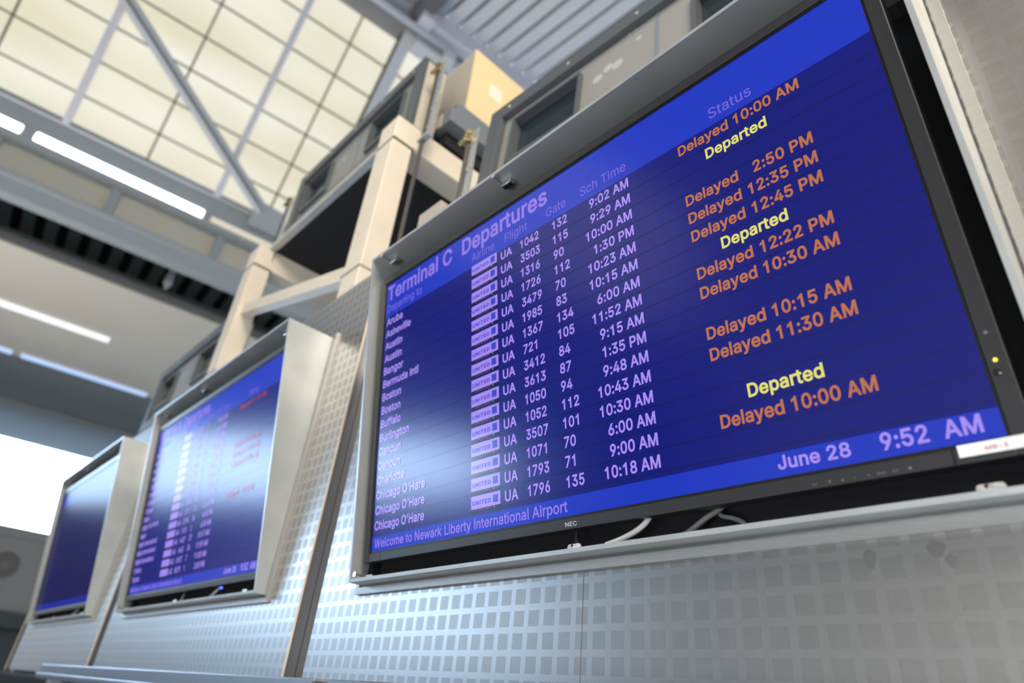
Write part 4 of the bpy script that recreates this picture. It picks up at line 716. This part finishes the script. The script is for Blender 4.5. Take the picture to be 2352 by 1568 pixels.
def picture(scr, terminal, rows, logos, clock, palette):
    TXT, ORG = palette
    hd = MB(); letter(hd, 'Terminal %s' % terminal, 0.005, 0.5308, 0.033, width=0.232 - 0.005); hd.build('heading_text', S_HEADTEXT, scr)
    hd = MB(); letter(hd, 'Departures', 0.2632, 0.5308, 0.033, width=0.2305); hd.build('heading_text', S_HEADTEXT, scr)
    for s, x0, x1 in (('Departing to', 0.0075, 0.1325), ('Airline', 0.2925, 0.3575), ('Flight', 0.3856, 0.4437), ('Gate', 0.490, 0.535), ('Sch Time', 0.567, 0.660), ('Status', 0.805, 0.8687)):
        ch = MB(); letter(ch, s, x0, 0.5015, 0.0172, width=x1-x0, weight=0.014); ch.build('column_heading', S_SUBTEXT, scr)
    ln = MB()
    for i in range(16):
        z = 0.4601 - ROWH*i
        ln.box(0.0005, SW-0.0005, -0.0003, 0.0, z-0.0005, z+0.0005)
    ln.build('row_rules', S_LINE, scr)
    xs = 0.0895/(glyphs('10:18 AM')[2]*CAP)
    xc = 0.158/(glyphs("Chicago O'Hare")[2]*CAP)
    for i, (city, fl, gate, tm, st) in enumerate(rows):
        v = base_v(i)
        for nme, args in (('city_text', (city, 0.0068, v, CAP, None, xc, 'l')), ('carrier_text', ('UA' if terminal == 'C' else ('AA', 'AC')[i > 13], 0.374, v, CAP, 0.0297, None, 'l')),
                          ('flight_text', (fl, 0.4245, v, CAP, None, 0.0455/(glyphs('1796')[2]*CAP), 'l')), ('gate_text', (gate, 0.502, v, CAP, None, 0.0335/(glyphs('135')[2]*CAP), 'l')),
                          ('time_text', (tm, 0.6615, v, CAP, None, xs, 'r'))):
            r = MB(); letter(r, args[0], args[1], args[2], args[3], width=args[4], xs=args[5], align=args[6]); r.build(nme, TXT, scr)
        if st:
            s = MB()
            if st == 'Departed':
                letter(s, st, 0.7910, v, CAP, width=0.0885)
            else:
                a = letter(s, 'Delayed', 0.7510, v, CAP, width=0.0785)
                s.build('status_text', ORG, scr); s = MB()
                letter(s, st, 0.9275, v, CAP, xs=0.0895/(glyphs('10:00 AM')[2]*CAP), align='r')
            s.build('status_text', S_YELLOW if st == 'Departed' else ORG, scr)
        if logos:
            lg_ = MB(); x0, x1 = 0.2925, 0.3628; z1 = 0.4918 - 0.02893*i; z0 = z1 - 0.0205
            lg_.box(x0, x1, -0.0005, 0, z0, z1, 0)
            lg_.box(x0, x1, -0.0005, 0, z0-0.0052, z0, 1)
            xq = x1 - 0.0165
            if terminal == 'C':
                letter(lg_, 'UNITED', x0+0.0032, z0+0.0063, 0.0062, width=0.0455, mi=2, d=0.0009, space=1.25, weight=0.06)
                lg_.box(xq, xq+0.0112, -0.0009, -0.0005, z0+0.0045, z0+0.0165, 2)
                for j in range(3):             # globe lines in the square
                    c0 = (xq+0.0115, z0+0.004); rr = 0.0045+0.003*j
                    arc = [(c0[0]-rr*math.cos(t), c0[1]+rr*math.sin(t)) for t in [PI/2*q/6 for q in range(1, 6)]]
                    for (a, b), (c_, d_) in zip(arc[:-1], arc[1:]):
                        lg_.add([(a, -0.0011, b), (c_, -0.0011, d_), (c_, -0.0011, d_+0.0005), (a, -0.0011, b+0.0005)], [(0, 1, 2, 3)], 3)
                letter(lg_, 'STAR ALLIANCE', x0+0.011, z0-0.0042, 0.0032, width=0.0385, mi=3, d=0.0009, weight=0.0)
                lg_.tube([(x1-0.0135, -0.0005, z0-0.0026), (x1-0.0135, -0.0009, z0-0.0026)], 0.0017, 10, mi=3)
            lg_.build('airline_logo', [S_LOGO, S_LOGOBLACK, S_LOGOBLUE, S_LOGOGREY], scr)
    ft = MB()
    letter(ft, 'Welcome to Newark Liberty International Airport', 0.010, 0.0064, 0.0150, width=0.4915, weight=0.032)
    ft.build('welcome_text', S_HEADTEXT, scr)
    ck = MB(); letter(ck, 'June 28', 0.8100, 0.0085, 0.0140, width=0.0775); ck.build('date_text', S_TEXT, scr)
    ck = MB(); letter(ck, '9:52', 0.9165, 0.0080, 0.0160, width=0.0425); ck.build('clock_text', S_TEXT, scr); ck = MB(); letter(ck, 'AM', 0.9716, 0.0078, 0.0158, width=0.0313)
    ck.build('clock_text', S_TEXT, scr)

ROWS_C = [('Aruba', '1042', '132', '9:02 AM', '10:00 AM'), ('Asheville', '3503', '115', '9:29 AM', 'Departed'), ('Austin', '1316', '90', '10:00 AM', ''),
          ('Austin', '1726', '112', '1:30 PM', '2:50 PM'), ('Bangor', '3479', '70', '10:23 AM', '12:35 PM'), ('Bermuda Intl', '1985', '83', '10:15 AM', '12:45 PM'),
          ('Boston', '1367', '134', '6:00 AM', 'Departed'), ('Boston', '721', '105', '11:52 AM', '12:22 PM'), ('Buffalo', '3412', '84', '9:15 AM', '10:30 AM'),
          ('Burlington', '3613', '87', '1:35 PM', ''), ('Cancun', '1050', '94', '9:48 AM', '10:15 AM'), ('Cancun', '1052', '112', '10:43 AM', '11:30 AM'),
          ('Charlotte', '3507', '101', '10:30 AM', ''), ("Chicago O'Hare", '1071', '70', '6:00 AM', 'Departed'), ("Chicago O'Hare", '1793', '71', '9:00 AM', '10:00 AM'),
          ("Chicago O'Hare", '1796', '135', '10:18 AM', '')]
ROWS_A = [('Atlanta', '1987', '7', '9:45 AM', '11:15 AM'), ('Atlanta', '1093', '6', '9:40 AM', ''), ('Boston', '2170', '28', '2:20 PM', ''), ('Boston', '1124', '11', '12:00 PM', ''),
          ('Charlotte', '1781', '24', '9:45 AM', '10:40 AM'), ('Charlotte', '1846', '21', '11:05 AM', '12:10 PM'), ('Chicago', '1205', '34', '10:35 AM', '11:20 AM'), ('Chicago', '2393', '30', '1:15 PM', ''),
          ('Dallas', '2305', '32', '11:25 AM', ''), ('Dallas Fort Worth', '1011', '36', '12:40 PM', '1:05 PM'), ('Miami', '2394', '36', '4:00 PM', ''), ('Miami International', '1151', '2', '6:00 AM', ''),
          ('Miami International', '1407', '37', '10:17 AM', ''), ('Miami International', '1463', '34', '11:59 AM', ''), ('Toronto', '8107', '7', '11:00 AM', ''), ('Toronto', '8079', '1', '2:00 PM', '')]
m0, s0 = monitor(0, 'nearest big blue monitor headed Terminal C Departures')
picture(s0, 'C', ROWS_C, True, True, (S_TEXT, S_ORANGE))
m1, s1 = monitor(1, 'middle monitor headed Terminal A Departures with pale window reflection')
picture(s1, 'A', ROWS_A, True, True, (S_TEXT, S_RED))
m2, s2 = monitor(2, 'farthest monitor at left edge, dark navy and seen edge on')

# sticker on the lower right bezel
st = thing('sticker', 'white sticker lettered MB-3 on the lower right corner of nearest monitor', 'sticker', UNIT[0], (TH, 0, 0))
MB().box(0.9790, 1.0330, -0.0049, -0.0042, -0.0128, -0.0018).build('sticker_paper', M_STICKER, st)
q = MB(); letter(q, 'MB-3', 1.0000, -0.0097, 0.0034, width=0.0172, d=0.0051, weight=0.03); q.build('sticker_lettering', M_RED, st)

# cables in the dark gap below the nearest monitor
def cable(pts, r, m, label):
    ps = [Vector(p) for p in pts]; out = []
    for i in range(len(ps)-1):
        p0, p1, p2, p3 = ps[max(i-1, 0)], ps[i], ps[i+1], ps[min(i+2, len(ps)-1)]
        for j in range(6):
            t = j/6
            out.append(0.5*((2*p1) + (p2-p0)*t + (2*p0-5*p1+4*p2-p3)*t*t + (3*p1-p0-3*p2+p3)*t**3))
    out.append(ps[-1])
    o = smooth(MB().tube(out, r, 10).build('cable', m, loc=UNIT[0])); tag(o, label, 'cable', 'cables under the nearest monitor')
    return o
cable([(0.560, 0.012, -0.043), (0.585, 0.014, -0.037), (0.612, 0.016, -0.026), (0.628, 0.018, -0.010), (0.632, 0.03, 0.02)], 0.0038, M_WHITECABLE, 'pale grey cable curving up behind the nearest monitor, brightest of the cables')
cable([(0.668, 0.02, -0.043), (0.680, 0.024, -0.036), (0.70, 0.028, -0.022), (0.722, 0.03, -0.010), (0.74, 0.04, 0.02)], 0.0036, M_GREYCABLE, 'mottled grey cable right of the pale cable under the nearest monitor')
cable([(0.755, 0.024, -0.043), (0.748, 0.026, -0.034), (0.733, 0.03, -0.026), (0.715, 0.034, -0.018), (0.70, 0.045, 0.01)], 0.003, M_GREYCABLE, 'rightmost grey cable bending down under the nearest monitor')
cable([(0.515, 0.02, -0.043), (0.505, 0.022, -0.036), (0.497, 0.024, -0.024), (0.494, 0.03, 0.0)], 0.0028, M_DARKCABLE, 'short dark cable just left of the small tab on the hood rim')
cable([(0.60, 0.03, -0.043), (0.64, 0.035, -0.040), (0.68, 0.04, -0.030), (0.70, 0.045, -0.01)], 0.0034, M_DARKCABLE, 'dark cable crossing between the pale and grey cables')
for k, sg in ((1, 'middle'), (2, 'farthest')):
    for x, dx, nme in ((0.50, -0.03, 'left'), (0.70, 0.04, 'right')):
        if k == 2 and nme == 'left': continue
        o = smooth(MB().tube([(x, 0.015, -0.047), (x+dx*0.4, 0.02, -0.035), (x+dx, 0.03, -0.01)], 0.0035, 8).build('cable', M_WHITECABLE, loc=UNIT[k]))
        tag(o, 'pale cable in the dark gap under the %s monitor, %s one' % (sg, nme) if k == 1 else 'pale cable in the dark gap under the farthest monitor', 'cable', 'cables under the other monitors')

# ================================================================ POSTS, BEAMS AND UPPER CABINETS
def portal(x, label, brace=False):
    t = thing('steel_frame', label, 'steel frame', (x, 0.05, 0), group='cream steel frames behind the wall')
    zt = OZ + 1.522
    MB().box(0, 0.111, 0, 0.084, OZ-0.255, zt).build('post', M_CREAM, t, bevel=0.004)
    b = MB().box(0, 0.111, 0, 1.45, zt, zt+0.113).build('top_beam', M_CREAM, t, bevel=0.004)
    MB().box(0.004, 0.114, -0.001, 0.088, zt-0.006, zt+0.003).build('weld_seam', M_DARKSTEEL, b)
    MB().box(-0.004, 0.115, -0.004, 0.088, OZ+0.945, OZ+0.951).build('splice_line', M_BOXTAN, t)
    MB().box(0, 0.111, 1.37, 1.45, 0.0, zt).build('rear_post', M_CREAM, t)
    return t
f1 = portal(-0.603, 'cream steel post between the nearest two screens with beam running back from its top')
f2 = portal(-1.771, 'cream steel post rising behind the middle screen hood')
MBr = MB().hexa([Vector(v) for v in ((-1.66, 0.07, OZ+1.297), (-0.603, 0.07, OZ+1.012), (-0.603, 0.07, OZ+0.955), (-1.66, 0.07, OZ+1.245), (-1.66, 0.11, OZ+1.297), (-0.603, 0.11, OZ+1.012), (-0.603, 0.11, OZ+0.955), (-1.66, 0.11, OZ+1.245))])
o = MBr.build('slanted_brace', M_CREAM); tag(o, 'slanted cream brace joining the two cream steel posts', 'brace')

# tray on the top beams, its black put in as underside shade
zt = OZ + 1.635
tr = thing('equipment_tray', 'wide black tray lying across the two cream top beams', 'tray', (-1.7, 0.10, zt))
MB().box(0.06, 1.155, 0.03, 0.95, 0.0, 0.029).build('tray_bottom', M_BLACK, tr)
MB().box(0.03, 1.16, 0.0, 0.03, 0.0, 0.029).build('front_rail', M_GALV, tr)
MB().box(0.03, 0.06, 0.03, 0.95, 0.0, 0.04).build('end_rail', M_BLACK, tr)

def cabinet(L=1.07, Hh=0.405, D=0.11):
    """shallow grey sign cabinet with two dark windows; origin lower left front, y goes back"""
    t = thing('sign_cabinet', 'x', 'cabinet')
    w = [(0.105, 0.350), (0.690, 0.940)]; wz = (0.125, 0.305); fr_ = 0.055
    fm = MB()
    fm.box(0, L, 0, 0.02, 0, fr_); fm.box(0, L, 0, 0.02, Hh-fr_, Hh); fm.box(0, fr_, 0, 0.02, fr_, Hh-fr_); fm.box(L-fr_, L, 0, 0.02, fr_, Hh-fr_)
    fm.build('face_frame', M_CABINET, t, bevel=0.002)
    pn = MB()
    x = fr_
    for (a, b) in w:
        pn.box(x, a, 0.020, 0.032, fr_, Hh-fr_) ; pn.box(a, b, 0.020, 0.032, fr_, wz[0]); pn.box(a, b, 0.020, 0.032, wz[1], Hh-fr_); x = b
    pn.box(x, L-fr_, 0.020, 0.032, fr_, Hh-fr_)
    p_ = pn.build('front_panel', M_CABPANEL, t)
    MB().box(0.578, 0.590, 0.0185, 0.0205, fr_, Hh-fr_).build('panel_seam', M_BOXBLUE, p_)
    mp_ = bpy.data.materials.get('pale_plug_paint') or mat('pale_plug_paint', (0.36, 0.37, 0.37), 0.5)
    for (x, z, r) in ((0.405, 0.245, 0.016), (0.437, 0.262, 0.015), (0.467, 0.250, 0.017), (0.53, 0.300, 0.008), (0.50, 0.345, 0.005), (0.52, 0.345, 0.005)):
        MB().tube([(x, 0.0195, z), (x, 0.0205, z)], r, 16).build('pale_plug', mp_, p_)
    for (a, b) in w:
        f_ = MB()
        f_.box(a, b, 0.006, 0.034, wz[0]-0.006, wz[0]+0.012); f_.box(a, b, 0.006, 0.034, wz[1]-0.004, wz[1]+0.004)
        f_.box(a-0.006, a+0.006, 0.006, 0.034, wz[0], wz[1]); f_.box(b-0.004, b+0.004, 0.006, 0.034, wz[0], wz[1])
        wo = f_.build('window_bezel', M_CABINET, t)
        MB().box(a, b, 0.034, 0.04, wz[0], wz[1]).build('dark_glass', M_DARKGLASS, wo)
    MB().box(0, L, 0.02, D, Hh-0.012, Hh).box(0, L, 0.02, D, 0, 0.012).box(0.012, L-0.012, D-0.01, D, 0.012, Hh-0.012).build('shell', M_CABINET, t)
    MB().box(0, 0.012, 0.02, D, 0.012, Hh-0.012).build('end_panel', M_CABEND, t)
    MB().box(L-0.012, L, 0.02, D, 0.012, Hh-0.012).build('end_panel', M_CABEND, t)
    for i in range(5):
        x = 0.08 + i*(L-0.16)/4
        for z in (0.027, Hh-0.027): MB().tube([(x, -0.002, z), (x, 0.002, z)], [0.004, 0.006], 10).build('screw_head', M_GALV, t)
    return t
c1 = cabinet()
CH = 0.405
yaw1, til1 = 0.039, -0.054
R1 = Matrix.Rotation(yaw1, 4, 'Z') @ Matrix.Rotation(til1, 4, 'X')
TL1 = Vector((-0.034, 0.14, OZ+1.356))
c1.rotation_euler = R1.to_euler(); c1.location = TL1 - R1 @ Vector((0, 0, CH))
tag(c1, 'grey two window cabinet above the nearest screen, dark windows and pale plugs', group='grey cabinets above the screens')
c2 = copy_tree(c1); c2.rotation_euler = (0, 0, 0); c2.location = (-1.598, 0.115, zt+0.03)
c2['label'] = 'grey two window cabinet raised on the beams above its black tray'
c3 = copy_tree(c1); c3.rotation_euler = (0, 0, 0); c3.location = (-3.07, 0.13, OZ+1.41-CH)
c3['label'] = 'grey two window cabinet just above the middle screen hood, partly hidden'
# feet that carry the two low cabinets down to the sill behind the wall
for c_, hh in ((c1, 0.935), (c3, 1.005)):
    for x in (0.25, 0.75):
        MB().box(x, x+0.06, 0.045, 0.095, -(hh+0.255), 0.0).build('support_leg', M_CREAM, c_)

# pale yellow electrical box and the blocks under it
eb = thing('electrical_box', 'pale yellow electrical box with a small label, behind the cabinets', 'electrical box', (-0.80, 0.315, OZ+1.87))
MB().box(0, 0.32, 0, 0.45, 0, 0.40).build('body', M_BOXTAN, eb, bevel=0.003)
MB().box(0.318, 0.324, 0.0, 0.45, 0.0, 0.40).build('side_cover', M_YELLOW, eb)  # yellow skin puts the light on this side, other faces stay taupe
MB().box(0.324, 0.326, 0.10, 0.17, 0.19, 0.27).build('label_plate', M_LABEL, eb)
MB().box(0.20, 0.225, -0.002, 0.0, 0.02, 0.035).build('knockout', M_BLACK, eb)
tb_ = thing('transformer', 'blue grey transformer block under the pale yellow electrical box', 'transformer', (-0.80, 0.235, zt+0.03))
MB().box(0.01, 0.30, 0.03, 0.45, 0, 0.065).build('lower_case', M_BLACK, tb_)  # black block put in to read as the dark gap above the beam
MB().box(0, 0.36, 0, 0.45, 0.065, 0.14).build('middle_case', M_BOXBLUE, tb_, bevel=0.004)  # blue grey here paints in the shading of the box undersides
MB().box(0.02, 0.335, 0.04, 0.45, 0.14, 0.15).build('dark_joint', M_BLACK, tb_)
MB().box(0.02, 0.345, 0.03, 0.45, 0.15, 0.203).build('upper_case', M_BOXBLUE, tb_, bevel=0.004)
MB().box(0.0, 0.30, -0.006, 0.0, 0.067, 0.138).build('front_cover', M_BOXTAN, tb_)
pb = thing('pull_box', 'small warm pull box with rounded conduit end left of the pale yellow box', 'pull box', (-0.95, 0.36, OZ+1.87))
MB().box(0, 0.10, 0, 0.2, -0.204, 0.33).build('box_body', M_CREAM, pb)
MB().tube([(0.09, 0.02, 0.31), (0.13, 0.02, 0.335)], 0.018, 12).build('conduit', M_YELLOW, pb)

# threaded rods with brass clamps and slotted strut plates
def rod(x, y, z0, z1, label, plate=True):
    t = thing('threaded_rod', label, 'rod', (x, y, z0), group='threaded rods holding the cabinets')
    h_ = z1-z0
    MB().tube([(0, 0, 0), (0, 0, h_)], 0.0075, 10).build('rod', M_DARKSTEEL, t)
    q = MB().tube([(0, 0, h_-0.055), (0, 0, h_-0.03)], 0.020, 6).tube([(0, 0, h_-0.02), (0, 0, h_-0.005)], 0.015, 6).tube([(-0.03, -0.012, h_-0.042), (0.02, -0.012, h_-0.042)], 0.007, 8)
    q.build('brass_nut', M_BRASS, t)
    MB().box(0.012, 0.040, 0.0, 0.006, h_-0.42, h_-0.01).build('strut_plate', M_GALV, t)
    MB().box(-0.02, 0.045, -0.012, 0.012, max(0.0, h_-0.43), max(0.012, h_-0.418)).build('clamp_plate', M_GALV, t)
    b = MB()
    for i in range(4 if h_ > 0.5 else 3): b.tube([(0.027, -0.006, h_-0.08-i*0.1), (0.027, 0.0, h_-0.08-i*0.1)], 0.008, 6)
    b.build('bolt_heads', M_STEEL, t)
    return t
rod(-1.690, 0.12, OZ+1.650, OZ+2.0, 'thin threaded rod with brass nut at left end of the raised cabinet')
rod(-0.443, 0.14, OZ-0.255, OZ+1.965, 'long threaded rod running down past the cream post beside the raised cabinet')
rod(-0.105, 0.12, OZ-0.255, OZ+1.315, 'threaded rod with brass nut at left end of cabinet above the nearest screen')
# small perforated junction plate peeping over the nearest hood
jp = MB().box(0, 0.105, 0, 0.03, 0, 1.285).build('junction_block', M_BOXTAN, loc=(-0.245, 0.085, OZ-0.255)); tag(jp, 'small pale block peeping over the top edge of the nearest hood', 'junction box')
